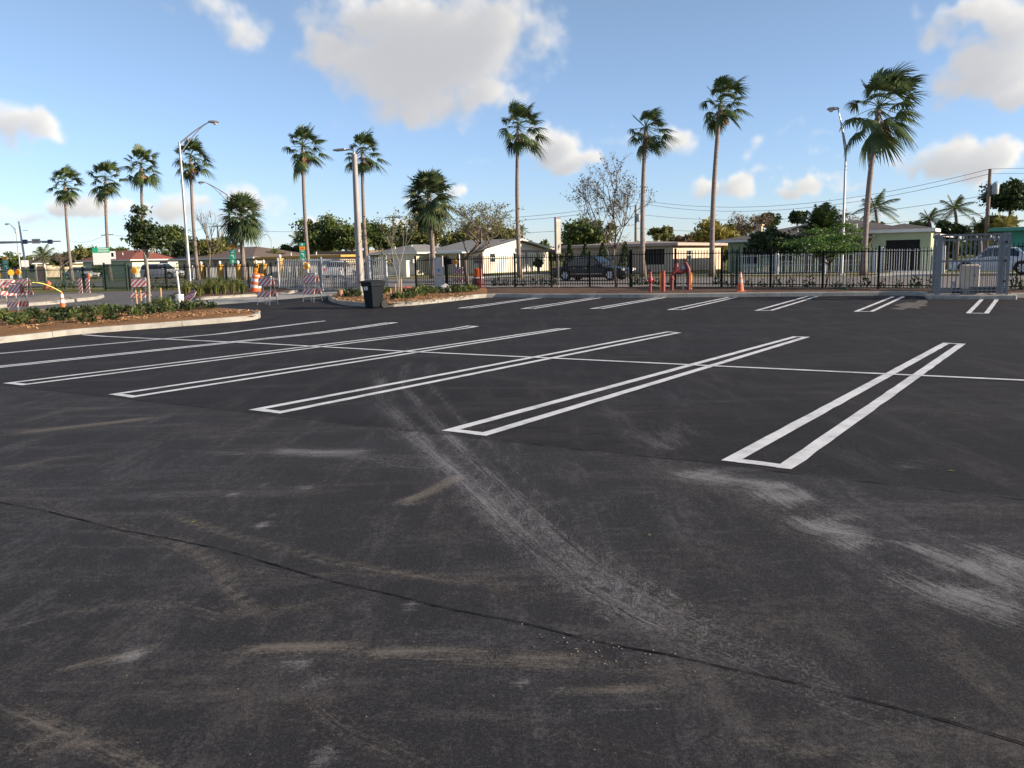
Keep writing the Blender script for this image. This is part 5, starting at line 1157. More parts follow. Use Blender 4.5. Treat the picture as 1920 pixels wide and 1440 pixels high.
# wheeled bin
p = G(701, 577.5); root = thing('wheeled_bin', 'dark blue wheeled rubbish bin with white emblem at the kerb', 'bin', p, R(-48))
def bin_ring(w, d, z_, c=.05): return [(-w + c, -d, z_), (w - c, -d, z_), (w, -d + c, z_), (w, d - c, z_), (w - c, d, z_), (-w + c, d, z_), (-w, d - c, z_), (-w, -d + c, z_)]
MB().loft([bin_ring(.215, .215, .035), bin_ring(.225, .225, .06), bin_ring(.285, .285, .74), bin_ring(.315, .315, .76), bin_ring(.32, .32, .87)], True).build('body', M_plas, root)
ld = MB(); ld.loft([bin_ring(.34, .35, .872), bin_ring(.345, .355, .905), bin_ring(.32, .33, .925), bin_ring(.2, .2, .955)], True); ld.tube([(.30, .37, .90), (.0, .395, .905), (-.30, .37, .90)], .018, 8); ld.build('lid', M_blackp, root)
for s_ in (-1, 1):
    w_ = MB().tube([(s_ * .19, .27, .13), (s_ * .275, .27, .13)], [.13, .13], 18).build('wheel', M_rub, root, smooth=True)
    MB().tube([(s_ * .276, .27, .13), (s_ * .284, .27, .13)], .06, 12).build('hub', M_rub, w_, smooth=True)
MB().tube([(-.2, .27, .13), (.2, .27, .13)], .014, 8).build('axle', M_steel, root)
em = MB(); em.prism([(-.115, .62), (.10, .62), (.13, .66), (.13, .72), (.09, .765), (.03, .77), (-.01, .735), (-.05, .72), (-.07, .735), (-.115, .745)], -.298, -.290)
em.build('emblem', M_swhite, root)
for i in range(4): MB().box((-.02 + .012 * i, -.301, .645 + .022 * i), (.15 - .02 * i, .004, .008)).build('emblem_stroke', mat('emblem_blue', (.10, .18, .3), .5), root)
# barricades
def barricade(p, rz, label, w=.62, h=1.02, light=0, group='striped A-frame barricades', spread=.42, lights2=False):
    root = thing('barricade', label, 'barricade', p, rz, group)
    for s_ in (-1, 1):
        fy = lambda z_: s_ * (.03 + spread * .5 * (1 - z_ / h))
        fm = MB()
        for xx in (-w / 2 + .03, w / 2 - .03): bar(fm, (xx, fy(0), 0.0), (xx, fy(h), h), .03, .03)
        bar(fm, (-w / 2 + .05, fy(.12), .12), (w / 2 - .05, fy(.12), .12), .02, .03)
        fo = fm.build('leg_frame', M_steel, root)
        for zc, hh in ((h - .16, .30), (.40, .20)):
            y_ = fy(zc) + s_ * .026; tl = s_ * math.atan2(spread * .5, h)
            b = MB().box((0, 0, 0), (w, .018, hh), bev=.006).build('board', M_bstripe if s_ < 0 else M_blackp if light == 9 else M_bstripe, root, (0, y_, zc)); b.rotation_euler = (tl, 0, 0)
    bx = MB().box((0, 0, h + .03), (w * .8, .08, .05)).build('hinge_bar', M_steel, root)
    if light:
        lx = -w / 2 + .12 if light == 1 else w / 2 - .12
        b = MB().box((lx, 0, h + .14), (.12, .08, .15), bev=.01).build('lamp_box', M_steel, root); MB().lathe([(.02, -.05), (.12, -.045), (.135, 0), (.12, .045), (.02, .05)], 16).build('lens', M_amber, b, (lx, 0, h + .33)).rotation_euler = (math.pi / 2, 0, 0)
    return root
barricade(G(502, 572), R(-25), 'striped barricade standing alone in the entrance lane')
barricade(G(586, 566), R(-30), 'striped barricade nearest the concrete lamp column', h=1.05, light=1)
barricade(G(266, 572.5), R(-8), 'striped barricade partly hidden by the staked tree', light=1)
barricade(G(36, 592), R(-28), 'largest striped barricade at the left edge behind the island shrubs', h=1.08)
barricade(G(47, 566), R(-12), 'striped barricade with round lamp on the sandy median', light=1, h=1.0)
barricade(G(17, 567), R(35), 'striped barricade turned sideways at the far left', light=2, h=.98)
barricade(G(4, 574), R(-60), 'striped barricade cut by the left picture edge', light=2, h=.95)
a_, p = AT(861, -7.9); barricade(p, R(-25), 'striped barricade with orange lamp seen through the black fence', light=1, h=1.0)
# drum
p = G(479, 548, .10); root = thing('traffic_drum', 'orange and white traffic drum leaning in the entrance bed', 'traffic drum', p, 0); root.rotation_euler = (R(4), R(9), 0)
pr = [(.30, 0, 1), (.30, .07, 1), (.27, .075, 0), (.265, .24, 0), (.26, .25, 1), (.255, .38, 1), (.25, .39, 0), (.245, .54, 0), (.24, .55, 1), (.235, .68, 1), (.23, .69, 0), (.225, .82, 0), (.19, .9, 0), (.10, .93, 0)]
MB().lathe([(r * .96, z_) for r, z_, k in pr], 20).build('body', M_orange, root, smooth=True)
for z0, z1, r0, r1 in ((.24, .38, .262, .256), (.54, .68, .246, .240), (.80, .86, .224, .212)): MB().lathe([(r0 * .975, z0), (r1 * .975, z1)], 20, cap=False).build('reflective_band', M_refl, root, smooth=True, fix=False)
MB().lathe([(.36, -.02), (.37, .02), (.31, .05)], 20).build('base_ring', M_rub, root, smooth=True)
for q, z_ in (((-.05, .0), 1.02), ((.27, -.05), .78)):
    b = MB().box((q[0], q[1], z_ - .08), (.11, .08, .12), bev=.01).build('lamp_box', M_sorange, root); l_ = MB().lathe([(.02, -.05), (.09, -.04), (.10, 0), (.09, .04), (.02, .05)], 14).build('lens', M_amber, b, (q[0], q[1], z_ + .06)); l_.rotation_euler = (math.pi / 2, 0, 0)
# cones
def cone(p, h, label, faded=False):
    root = thing('traffic_cone', label, 'traffic cone', p, random.random(), 'traffic cones'); mo = M_orange if not faded else mat('faded_orange', (.55, .12, .05), .65, var=.2); k = h / .72
    MB().box((0, 0, .02 * k), (.34 * k, .34 * k, .04 * k), bev=.012).build('base', mo if faded else M_rub, root)
    MB().lathe([(.135 * k, .04 * k), (.125 * k, .07 * k), (.035 * k, .70 * k), (.022 * k, .72 * k)], 18).build('body', mo, root, smooth=True)
    rr = lambda z_: (.125 - (.09 * (z_ - .07) / .63) + .003) * k
    for z0, z1 in ((.34, .46), (.52, .66)): MB().lathe([(rr(z0), z0 * k), (rr(z1), z1 * k)], 18, cap=False).build('reflective_collar', M_refl if not faded else mat('dirty_white', (.45, .38, .34), .7), root, smooth=True, fix=False)
cone(G(119, 585.5), .72, 'orange and white traffic cone behind the left island shrubs'); cone(G(1388, 547.5, .12), .74, 'tall faded red traffic cone on the verge before the black fence', True)
q0, q1 = G(36, 592) + Vector((.05, 0, 1.05)), G(119, 585.5) + Vector((0, 0, .72)); pts = [q0.lerp(q1, i / 12) + Vector((0, 0, .20 * math.sin(math.pi * i / 12))) for i in range(13)]
tag(MB().tube(pts, .018, 6).build('barrier_tape', mat('yellow_tape', (.72, .66, .12), .5), smooth='all'), 'yellow hose arching from the barricade to the cone', 'hose')
# upright striped delineators
for i, (px, py, lab) in enumerate(((152, 554, 'left upright striped delineator panel on the far drive'), (166, 553, 'right upright striped delineator panel on the far drive'))):
    root = thing('delineator', lab, 'delineator', G(px, py), R(-10), 'upright striped delineators'); MB().box((0, 0, .04), (.4, .3, .08), bev=.02).build('base', M_rub, root); MB().box((0, 0, .50), (.24, .03, .80), bev=.01).build('panel', M_bstripe, root)
# stop sign lying on its side, bucket with post
p = G(356, 569); root = thing('stop_sign', 'faded red stop sign propped on its edge beside the white bucket', 'sign', p + Vector((0, 0, .27)), R(-38))
oc = [(.36 * math.cos(R(22.5 + 45 * i)), .36 * math.sin(R(22.5 + 45 * i))) for i in range(8)]
MB().prism(oc, -.004, .004).build('rim', M_swhite, root); MB().prism([(x_ * .93, y_ * .93) for x_, y_ in oc], -.0075, -.0045).build('face', mat('faded_sign_red', (.36, .05, .07), .5, var=.1), root)
text_mesh('lettering', 'STOP', .27, M_swhite, root, (0, -.0095, 0), (math.pi / 2, 0, 0)); root.rotation_euler = (R(-48), R(-18), R(-22))
p = G(338, 570); root = thing('bucket', 'white plastic bucket holding an upright white post', 'bucket', p)
MB().lathe([(.125, 0), (.13, .02), (.15, .34), (.158, .345), (.158, .375), (.15, .38), (.14, .375), (.125, .1)], 18).build('body', M_swhite, root, smooth=True); MB().lathe([(.138, .30), (.01, .31)], 18, cap=False).build('concrete_fill', M_conc, root, fix=False)
MB().tube([(.15, 0, .3), (.12, -.14, .2), (-.1, -.14, .2), (-.15, 0, .3)], .005, 5).build('handle', M_steel, root)
tag(MB().tube([p + Vector((0, 0, .31)), p + Vector((-.02, 0, .9)), p + Vector((-.045, 0, 1.28))], .035, 10).build('marker_post', M_swhite, smooth=True), 'upright white plastic post standing in the bucket', 'post')
# tree stump, boulder, mesh heap
p = G(638, 558, .12); tag(MB().lathe([(.14, -.03), (.125, .05), (.11, .2), (.115, .3), (.09, .305)], 12).build('stump', mat('cut_wood', (.33, .19, .11), .9, var=.3, scale=6, bump=.5), None, p, smooth=True), 'short brown stump at the tip of the bin-side island', 'stump')
def lump(name, label, cat, p, r, col, seed, sq=.55):
    bm = bmesh.new(); bmesh.ops.create_icosphere(bm, subdivisions=3, radius=1)
    for v in bm.verts:
        k = 1 + .22 * mnoise.noise(v.co * 1.3 + Vector((seed, 0, 0))) + .07 * mnoise.noise(v.co * 5); v.co = Vector((v.co.x * r[0] * k, v.co.y * r[1] * k, max(-.05, v.co.z) * r[2] * k))
    me = bpy.data.meshes.new(name); bm.to_mesh(me); bm.free(); me.materials.append(mat(name + '_skin', col, .85, var=.2, scale=6, bump=.5)); me.polygons.foreach_set('use_smooth', [True] * len(me.polygons)); tag(link(name, me, None, p), label, cat)
lump('boulder', 'rounded grey boulder at the foot of the pale gate panel', 'boulder', G(833, 547.5, .10), (.36, .3, .34), (.36, .35, .37), 3); lump('mesh_heap', 'heap of orange-red plastic mesh behind the leaning sapling', 'netting', G(762, 548, .08), (.42, .3, .24), (.50, .10, .07), 8)
# fire mains
def hydrant_post(px, py, top, r, label, m, cap=None, bulge=0, dz=.12):
    q = G(px, py, dz); h = (py - top) * q.y / F; root = thing('standpipe' if bulge else 'bollard', label, 'pipe' if bulge else 'bollard', q)
    MB().tube([(0, 0, -.05), (0, 0, h * .985), (0, 0, h)], [r, r, r * .6], 14).build('pipe', m, root, smooth=True)
    if bulge:
        MB().lathe([(r, .42 * h), (r * 1.9, .48 * h), (r * 2.0, .60 * h), (r * 1.2, .70 * h), (r * 1.1, .78 * h)], 14).build('inlet_body', m, root, smooth=True)
        for s_ in (-1, 1): MB().tube([(s_ * r * 1.2, -.02, .55 * h), (s_ * r * 3.0, -.08, .55 * h)], [.035, .04], 10).build('hose_inlet', m, root, smooth=True)
        MB().lathe([(.05, h * .94), (.085, h * .96), (.09, h * 1.02), (.03, h * 1.04)], 12).build('cap', cap, root, smooth=True)
    return q
hydrant_post(1219.5, 549.5, 507, .052, 'short red fire standpipe with black cap on the verge', M_red, M_rub, 1); hydrant_post(1243.5, 547.5, 508, .075, 'plain red bollard between the standpipe and the red pipework', M_red)
hydrant_post(1240, 545, 512, .06, 'yellow bollard just behind the plain red bollard', M_sorange); hydrant_post(1294.5, 543.5, 512, .065, 'yellow bollard right of the red pipework', M_sorange)
q = G(1259.5, 545.5, .12); k = q.y / F; root = thing('backflow_preventer', 'red backflow pipework with two handwheel valves on the verge', 'pipework', q, R(-20))
w_ = 30 * k; r = .07
MB().tube([(0, 0, -.05), (0, 0, .56)], r, 16).build('riser', M_dred, root, smooth=True); MB().tube([(w_, .15, -.05), (w_, .15, .62)], r * .85, 16).build('riser', M_dred, root, smooth=True)
MB().lathe([(r * 1.55, 0), (r * 1.55, .04)], 16, (0, 0, .44)).build('flange', M_dred, root, smooth=True)
el = MB(); el.tube([(0, 0, .50), (.0, 0, .60), (.06, .01, .69), (.15, .03, .76), (.22, .05, .86)], [r * 1.05, r * 1.1, r * 1.1, r, r * .95], 14); el.build('elbow', M_red, root, smooth=True)
vb = MB(); vb.tube([(.10, .02, .80), (.16, .03, .95), (.19, .04, 1.06)], [.07, .10, .045], 14); vb.tube([(.12, .04, .74), (.28, .07, .70), (w_ - .1, .12, .76)], [.07, .095, .05], 14); vb.build('check_valve', M_dred, root, smooth=True)
v2 = MB(); v2.tube([(w_, .15, .60), (w_ - .02, .14, .82), (w_ - .08, .13, .98), (w_ - .12, .12, 1.08)], [.07, .095, .07, .05], 14); v2.build('check_valve', M_dred, root, smooth=True)
for c in ((.19, .04, 1.17), (w_ - .13, .12, 1.18)):
    y_ = MB(); y_.tube([(c[0] - .05, c[1], c[2] - .16), (c[0] - .04, c[1], c[2] - .02)], .016, 6); y_.tube([(c[0] + .05, c[1], c[2] - .16), (c[0] + .04, c[1], c[2] - .02)], .016, 6); y_.tube([(c[0], c[1], c[2] - .1), (c[0], c[1], c[2] + .05)], .012, 6); yo = y_.build('yoke', M_dred, root)
    hw = MB(); n = 16; hw.tube([(c[0] + .11 * math.cos(6.2832 * i / n), c[1] + .11 * math.sin(6.2832 * i / n), c[2]) for i in range(n + 1)], .014, 6, cap=False); hw.box(c, (.2, .02, .014)); hw.box(c, (.02, .2, .013)); hw.build('handwheel', M_dred, root)
q = G(1281, 545, .12); root = thing('tag_post', 'slim grey post with small sign box in front of the red pipework', 'post', q); h = 46 * q.y / F
MB().tube([(0, 0, -.05), (0, 0, h)], .028, 8).build('post', M_galv, root, smooth=True); MB().box((0, -.04, h - .06), (.16, .03, .14), bev=.005).build('plate', mat('grey_plate', (.35, .36, .42), .5), root)
# equipment cage on its pad
qa, qb = G(1752, 560), G(1889, 560.5); d = (qb - qa); W_ = d.length; rz = math.atan2(d.y, d.x); p = qa; H_ = 112 * p.y / F
root = thing('equipment_cage', 'grey barred equipment cage at the right end of the kerb', 'cage', p + Vector((0, 0, .1)), rz); D_ = 1.15
drape_pad = MB().box((W_ / 2, D_ / 2 - .05, -.08), (W_ + .45, D_ + .4, .20), bev=.03).build('concrete_pad', mat('rough_concrete', (.34, .31, .27), .95, var=.3, scale=4, bump=.6, bscale=20), root)
M_cage = mat('cage_grey_paint', (.20, .205, .215), .6, var=.12, scale=3); z0 = .02
for xx, yy, ww in ((.04, 0, .075), (W_ - .04, 0, .075), (.06, D_, .08), (W_ - .06, D_, .08)): MB().box((xx, yy, H_ / 2 + z0), (ww, ww, H_)).build('corner_post', M_cage, root)
for yy in (0, D_):
    for zz in (.16, H_ * .56, H_ * .91, H_ - .02): MB().box((W_ / 2, yy, zz), (W_ - .22, .045, .045)).build('rail', M_cage, root)
    bme = None; nb = 15
    for i in range(1, nb):
        l_ = (.1 + (W_ - .2) * i / nb, yy - .034 if yy == 0 else yy + .034, H_ / 2 + .04)
        if bme is None: bme = MB().box((0, 0, 0), (.022, .022, H_ - .06)).build('bar', M_cage, root, l_).data
        else: link('bar', bme, root, l_)
for xx in (0.02, W_ - .02):
    for yy in (0.18, .42, .66, .9): MB().box((xx, yy, H_ / 2), (.02, .02, H_ - .1)).build('bar', M_cage, root)
    for zz in (.16, H_ * .56, H_ - .03): MB().box((xx, D_ / 2, zz), (.04, D_ - .11, .04)).build('rail', M_cage, root)
M_perf = mat('cage_plate_grey', (.22, .225, .235), .65, var=.15, scale=10)
MB().box((.125, -.004, H_ / 2 + .01), (.085, .03, H_ - .05)).build('hinge_plate', M_perf, root); MB().box((W_ - .22, -.005, H_ / 2 + .01), (.21, .03, H_ - .05)).build('lock_plate', M_perf, root)
for zz in (.45, H_ * .56, H_ * .86): MB().box((W_ - .12, -.06, zz), (.07, .07, .07), bev=.01).build('hinge', M_rub, root)
MB().box((W_ / 2, D_ / 2, H_ + .05), (W_ + .02, D_ + .1, .03)).build('roof_frame', M_perf, root).hide_render = False
bpy.data.objects.remove([o for o in root.children if o.name.startswith('roof_frame')][0])
for xx in [W_ * i / 6 for i in range(1, 6)]: MB().box((xx, D_ / 2, H_ - .005), (.02, D_ - .06, .02)).build('roof_bar', M_cage, root)
base = p + Vector((0, 0, .12)); loc = lambda x_, y_, z_: Matrix.Translation(base) @ Matrix.Rotation(rz, 4, 'Z') @ Vector((x_, y_, z_))
bx = thing('meter_enclosure', 'beige metal enclosure standing inside the grey cage', 'enclosure', loc(W_ * .50, .55, 0), rz + R(8))
MB().box((0, 0, .56), (.52, .42, .82), bev=.04).build('housing', mat('beige_enamel', (.56, .47, .38), .5, var=.06), bx); MB().box((0, 0, .08), (.46, .36, .14)).build('plinth', M_conc, bx); MB().box((.1, -.215, .6), (.04, .012, .1)).build('latch', M_rub, bx)
px_ = thing('valve_manifold', 'dark blue pipes and valves low inside the grey cage', 'pipework', loc(W_ * .62, .35, 0), rz)
MB().tube([(-.75, .1, .12), (-.2, .1, .12), (.5, .1, .14), (.8, .1, .1)], .09, 12).build('pipe', mat('dark_blue_paint', (.02, .03, .06), .5), px_, smooth=True); MB().tube([(-.72, .1, .0), (-.72, .1, .42)], .05, 10).build('riser', M_galv, px_, smooth=True); MB().box((.15, 0, .22), (.75, .3, .06)).build('valve_plate', mat('slate_paint', (.10, .13, .16), .5), px_)
# valve box lid in the verge
p = G(1575, 543, .14); root = thing('valve_box', 'green utility box lid sunk in the verge by the young tree', 'utility box', p, SROT); MB().box((0, 0, .02), (.46, .36, .12), bev=.02).build('lid', mat('green_box_plastic', (.03, .06, .04), .7), root); MB().box((0, -.12, .084), (.1, .03, .01)).build('lid_handle', M_rub, root)
# ------------------------------------------------------------------ signs
def route_sign(px, t_, rows, w_px, lab, postb=True, yaw=0):
    a_, p = AT(px, t_); k = p.y / F; root = thing('route_sign', lab, 'sign', p, yaw, 'small route signs'); w = w_px * k
    top = HT(px, rows[0][0], p.y); MB().box((0, .03, (top - .02) / 2), (.06, .04, top - .02)).build('post', M_galv, root)
    for (y0, y1, m, deco) in rows:
        z1, z0 = HT(px, y0, p.y), HT(px, y1, p.y); c = MB().box((0, 0, (z0 + z1) / 2), (w, .012, z1 - z0 - .02), bev=.004).build('panel', m, root)
        e = -.0085; zc = (z0 + z1) / 2; hh = z1 - z0
        if deco == 'arrow': MB().prism([(-w * .28, zc + hh * .3), (w * .22, zc + hh * .32), (w * .30, zc - hh * .34), (w * .12, zc - hh * .36), (w * .10, zc + hh * .05), (-w * .22, zc + hh * .12)], e, e + .002).build('arrow', M_swhite, c)
        elif deco == 'bars':
            for j in range(2): MB().box((0, e, zc + hh * (.18 - .36 * j)), (w * .6, .003, hh * .14)).build('legend_line', M_swhite, c)
        elif deco == 'tick': MB().prism([(-w * .05, zc - hh * .3), (w * .12, zc - hh * .3), (w * .2, zc + hh * .2), (0, zc + hh * .32), (-w * .15, zc + hh * .1)], e, e + .002).build('symbol', M_swhite, c)
        elif deco == 'text': MB().box((0, e, zc), (w * .55, .003, hh * .25)).build('legend_line', mat('legend_dark', (.3, .12, .02), .5), c)
route_sign(439, 7.2, [(459, 467, M_sorange, 'text'), (467, 476, M_sgreen, 'bars'), (476, 486, M_sgreen, 'arrow'), (486, 494, M_sgreen, 'tick')], 11, 'orange and green route sign left of the round cabbage palm trunk')
route_sign(570, 7.2, [(455, 462, M_sgreen, 'tick'), (462, 469, M_sorange, 'text'), (469, 473, M_sgreen, 'bars'), (473, 483, M_sgreen, 'arrow'), (483, 490, M_sgreen, 'tick')], 10.5, 'taller route sign with orange band above the pale gate')
route_sign(14, 4.0, [(481, 487, M_sorange, 'text'), (487, 496, M_sgreen, 'bars'), (496, 506, M_sgreen, 'arrow')], 10, 'route sign with orange top at the far left edge')
a_, p = AT(197, -6.5); k = p.y / F; root = thing('road_sign', 'white road sign with green header in front of the red roof', 'sign', p, R(12)); zz = lambda py: HT(197, py, p.y)
MB().tube([(0, .06, 0), (0, .06, zz(464))], .07, 10).build('post', M_galv, root, smooth=True)
MB().box((-.05, 0, (zz(474) + zz(496)) / 2), (30 * k, .02, zz(474) - zz(496))).build('panel', M_swhite, root); hd = MB().box((-.05, 0, (zz(464) + zz(473.6)) / 2), (30 * k, .02, zz(464) - zz(473.6))).build('header', M_sgreen, root)
for j in range(2): MB().box((.1, -.012, zz(466.5 + 4 * j)), (18 * k, .003, .06)).build('legend_line', M_swhite, hd)
MB().box((17.5 * k, .03, (zz(471) + zz(486)) / 2), (11 * k, .02, zz(471) - zz(486))).build('panel', M_swhite, root); MB().box((17.5 * k, .016, zz(478)), (4 * k, .004, 7 * k)).build('symbol', M_black, root)
a_, p = AT(51, -4); k = p.y / F; root = thing('small_sign', 'small pair of white signs on one post at far left', 'sign', p, R(14)); zz = lambda py: HT(51, py, p.y)
MB().tube([(0, .04, 0), (0, .04, zz(488))], .04, 8).build('post', M_galv, root)
for s_ in (-1, 1): MB().box((s_ * 3.4 * k, 0, zz(494)), (6 * k, .015, 12 * k)).build('panel', M_swhite, root)
# traffic signal arm with END sign
Yd = 84.0; e0, e1 = P(-34, 455.5, Yd), P(114, 452.3, Yd); base = Vector((e0.x, e0.y, zt(Yd))); root = thing('traffic_signal', 'horizontal traffic signal arm with END sign at the left edge', 'traffic signal', base)
MB().tube([(0, 0, 0), (0, 0, (e0 - base).z + .6)], [.2, .15], 10).build('mast', M_alu, root, smooth=True); MB().tube([e0 - base, e0.lerp(e1, .5) - base, e1 - base], [.14, .10, .06], 8).build('arm', M_alu, root, smooth=True)
for px in (47, 94):
    c = P(px, 453.3, Yd) - base; s_ = MB().box(c, (.42, .3, .42), bev=.05).build('signal_head', mat('signal_blue', (.04, .04, .12), .5), root); MB().box(c + Vector((-.5, 0, -.04)), (.55, .12, .12)).build('bracket', mat('signal_blue', (.04, .04, .12), .5), root)
c = P(69, 452.3, Yd) - base; s_ = MB().box(c + Vector((0, -.12, 0)), (.82, .03, .46)).build('sign_plate', mat('cream_sign', (.62, .55, .46), .5), root); text_mesh('lettering', 'END', .30, mat('legend_brown', (.12, .10, .09), .5), s_, c + Vector((0, -.145, 0)), (math.pi / 2, 0, 0))
# banner sign on a post by the fence
a_, p = AT(1047, -9.6); k = p.y / F; root = thing('banner_sign', 'tall narrow banner sign on a post beside the black sedan', 'sign', p + Vector((0, 0, .1)), R(52)); zz = lambda py: HT(1047, py, p.y) - .1
MB().box((0, 0, zz(476) / 2), (.05, .05, zz(476))).build('post', M_galv, root); MB().box((0, 0, (zz(407) + zz(476)) / 2), (.40, .09, zz(407) - zz(476)), bev=.01).build('frame', mat('mauve_frame', (.17, .14, .17), .6), root)
MB().box((0, -.047, (zz(411) + zz(474)) / 2), (.31, .008, zz(411) - zz(474))).build('face', mat('khaki_face', (.33, .31, .25), .6), root); MB().box((0, -.053, (zz(412) + zz(415)) / 2), (.31, .006, .05)).build('stripe', M_swhite, root)
MB().prism([(-.08, zz(466)), (-.02, zz(458)), (.03, zz(461)), (.08, zz(455)), (.05, zz(466)), (0, zz(463)), (-.04, zz(470))], -.056, -.052).build('emblem', M_black, root)
# gate panel with round blue symbol, black box on the fence
a_, p = AT(824, -11.2); k = p.y / F; root = thing('mesh_gate', 'pale translucent gate panel with small round blue symbol', 'gate', p + Vector((0, 0, .12)), SROT); h = 58 * k
MB().box((0, 0, h / 2), (17 * k, .02, h - .1)).build('panel', mat('pale_mesh_panel', (.42, .41, .40), .6, var=.12), root)
for s_ in (-1, 1): MB().box((s_ * 9 * k, 0, h / 2), (.05, .05, h + .06)).build('frame_post', M_galv, root)
MB().lathe([(.005, -.004), (.09, -.003), (.09, .003), (.005, .004)], 16).build('symbol', mat('pale_blue', (.12, .2, .42), .5), root, (0, -.016, h * .56)).rotation_euler = (math.pi / 2, 0, 0)
MB().box((0, -.013, h * .40), (12 * k, .004, .03)).build('legend_line', mat('legend_dark', (.3, .12, .02), .5), root)
a_, p = AT(843, -10.9); k = p.y / F; root = thing('notice_box', 'black notice box on a post in front of the black fence', 'notice box', p + Vector((0, 0, .1)), SROT)
MB().box((-.17, 0, .6), (.06, .06, 1.2)).build('post', M_black, root); MB().box((0, -.06, 49 * k), (18 * k, .08, 10.5 * k), bev=.01).build('box', M_black, root)
a_, p = AT(901, -10.75); tag(MB().box((0, 0, .78), (.05, .05, 1.56)).build('marker_post', mat('red_post', (.30, .03, .02), .6), None, p + Vector((0, 0, .12)), SROT), 'thin red post attached to the black fence', 'post')
a_, p = AT(897, -8.5); root = thing('traffic_drum', 'red drum and orange barrel stacked behind the black fence', 'traffic drum', p); MB().lathe([(.30, 0), (.29, .45), (.25, .55)], 16).build('body', M_dred, root, smooth=True); MB().lathe([(.24, .56), (.22, .95), (.14, 1.0)], 16).build('upper_body', M_orange, root, smooth=True); MB().lathe([(.292, .5), (.255, .555)], 16, cap=False).build('reflective_band', M_refl, root, fix=False)
# pillars across the street
a_, p = AT(762, 12.8); root = thing('mailbox_pillar', 'white mailbox pillar before the cream bungalow', 'pillar', p, SROT); MB().box((0, 0, .65), (.42, .42, 1.3), bev=.02).build('shaft', M_cream, root); MB().box((0, 0, 1.34), (.5, .5, .09), bev=.02).build('cap', M_wtrim, root)
a_, p = AT(78, 9.5); k = p.y / F; root = thing('pink_gate', 'pink metal gate between white posts at far left', 'gate', p, SROT + R(20)); MB().box((0, 0, 14 * k), (13 * k, .06, 27 * k)).build('leaf', mat('pink_metal', (.42, .16, .13), .6, var=.1), root)
for s_ in (-1, 1): MB().box((s_ * 9 * k, 0, 15 * k), (3 * k, 3 * k, 31 * k)).build('post', M_whitew, root)
a_, p = AT(91, -11.8); lump('orange_sack', 'orange sack leaning at the far-left fence', 'sack', p, (.35, .25, .55), (.5, .16, .09), 4)
a_, p = AT(167, 7.0); root = thing('fire_hydrant', 'small orange fire hydrant on the far verge at left', 'fire hydrant', p); MB().lathe([(.16, 0), (.16, .06), (.11, .08), (.11, .5), (.13, .52), (.12, .62), (.06, .7), (.02, .74)], 14).build('barrel', M_orange, root, smooth=True)
for s_ in (-1, 1): MB().tube([(s_ * .1, 0, .42), (s_ * .19, 0, .42)], .05, 10).build('nozzle', M_orange, root, smooth=True)
# sand patch by the cage
sp = [(1668, 579), (1690, 576), (1676, 572), (1700, 567), (1716, 567.5), (1722, 563), (1738, 563.5), (1740, 568), (1733, 571), (1741, 573), (1722, 576), (1726, 579), (1700, 578), (1694, 581.5)]
drape('sand_patch', gp(sp), .005, mat('dirty_sand', (.075, .066, .058), .95, var=.5, scale=5, bump=.5, bscale=30))
# ------------------------------------------------------------------ cars
def carpaint(name, col, rough=.25):
    if name in MATS: return MATS[name]
    m, t, b = nt(name); b.inputs['Base Color'].default_value = (*col, 1); b.inputs['Roughness'].default_value = rough; b.inputs['Coat Weight'].default_value = .15; b.inputs['Coat Roughness'].default_value = .1; b.inputs['Specular IOR Level'].default_value = .3
    v = texco(t); c = ramp(t, noise(t, v, 3, 4), [(.3, tuple(k * .9 for k in col)), (.7, tuple(min(1, k * 1.08) for k in col))]); t.links.new(c, b.inputs['Base Color']); MATS[name] = m; return m
M_tyre = mat('tyre_rubber', (.016, .016, .017), .85, var=.2); M_rim = mat('alloy_rim', (.50, .50, .51), .3, .8, var=.05); M_tail = mat('tail_lamp_red', (.5, .01, .01), .2); M_head = mat('head_lamp', (.62, .6, .55), .12); M_chrome = mat('chrome_trim', (.6, .6, .6), .15, 1.0)
M_cglass = mat('car_glass', (.012, .02, .03), .08, var=.05, spec=.9)
def interp(tab, x_):
    for (x0, v0), (x1, v1) in zip(tab, tab[1:]):
        if x_ <= x1: return v0 + (v1 - v0) * (x_ - x0) / (x1 - x0)
    return tab[-1][1]
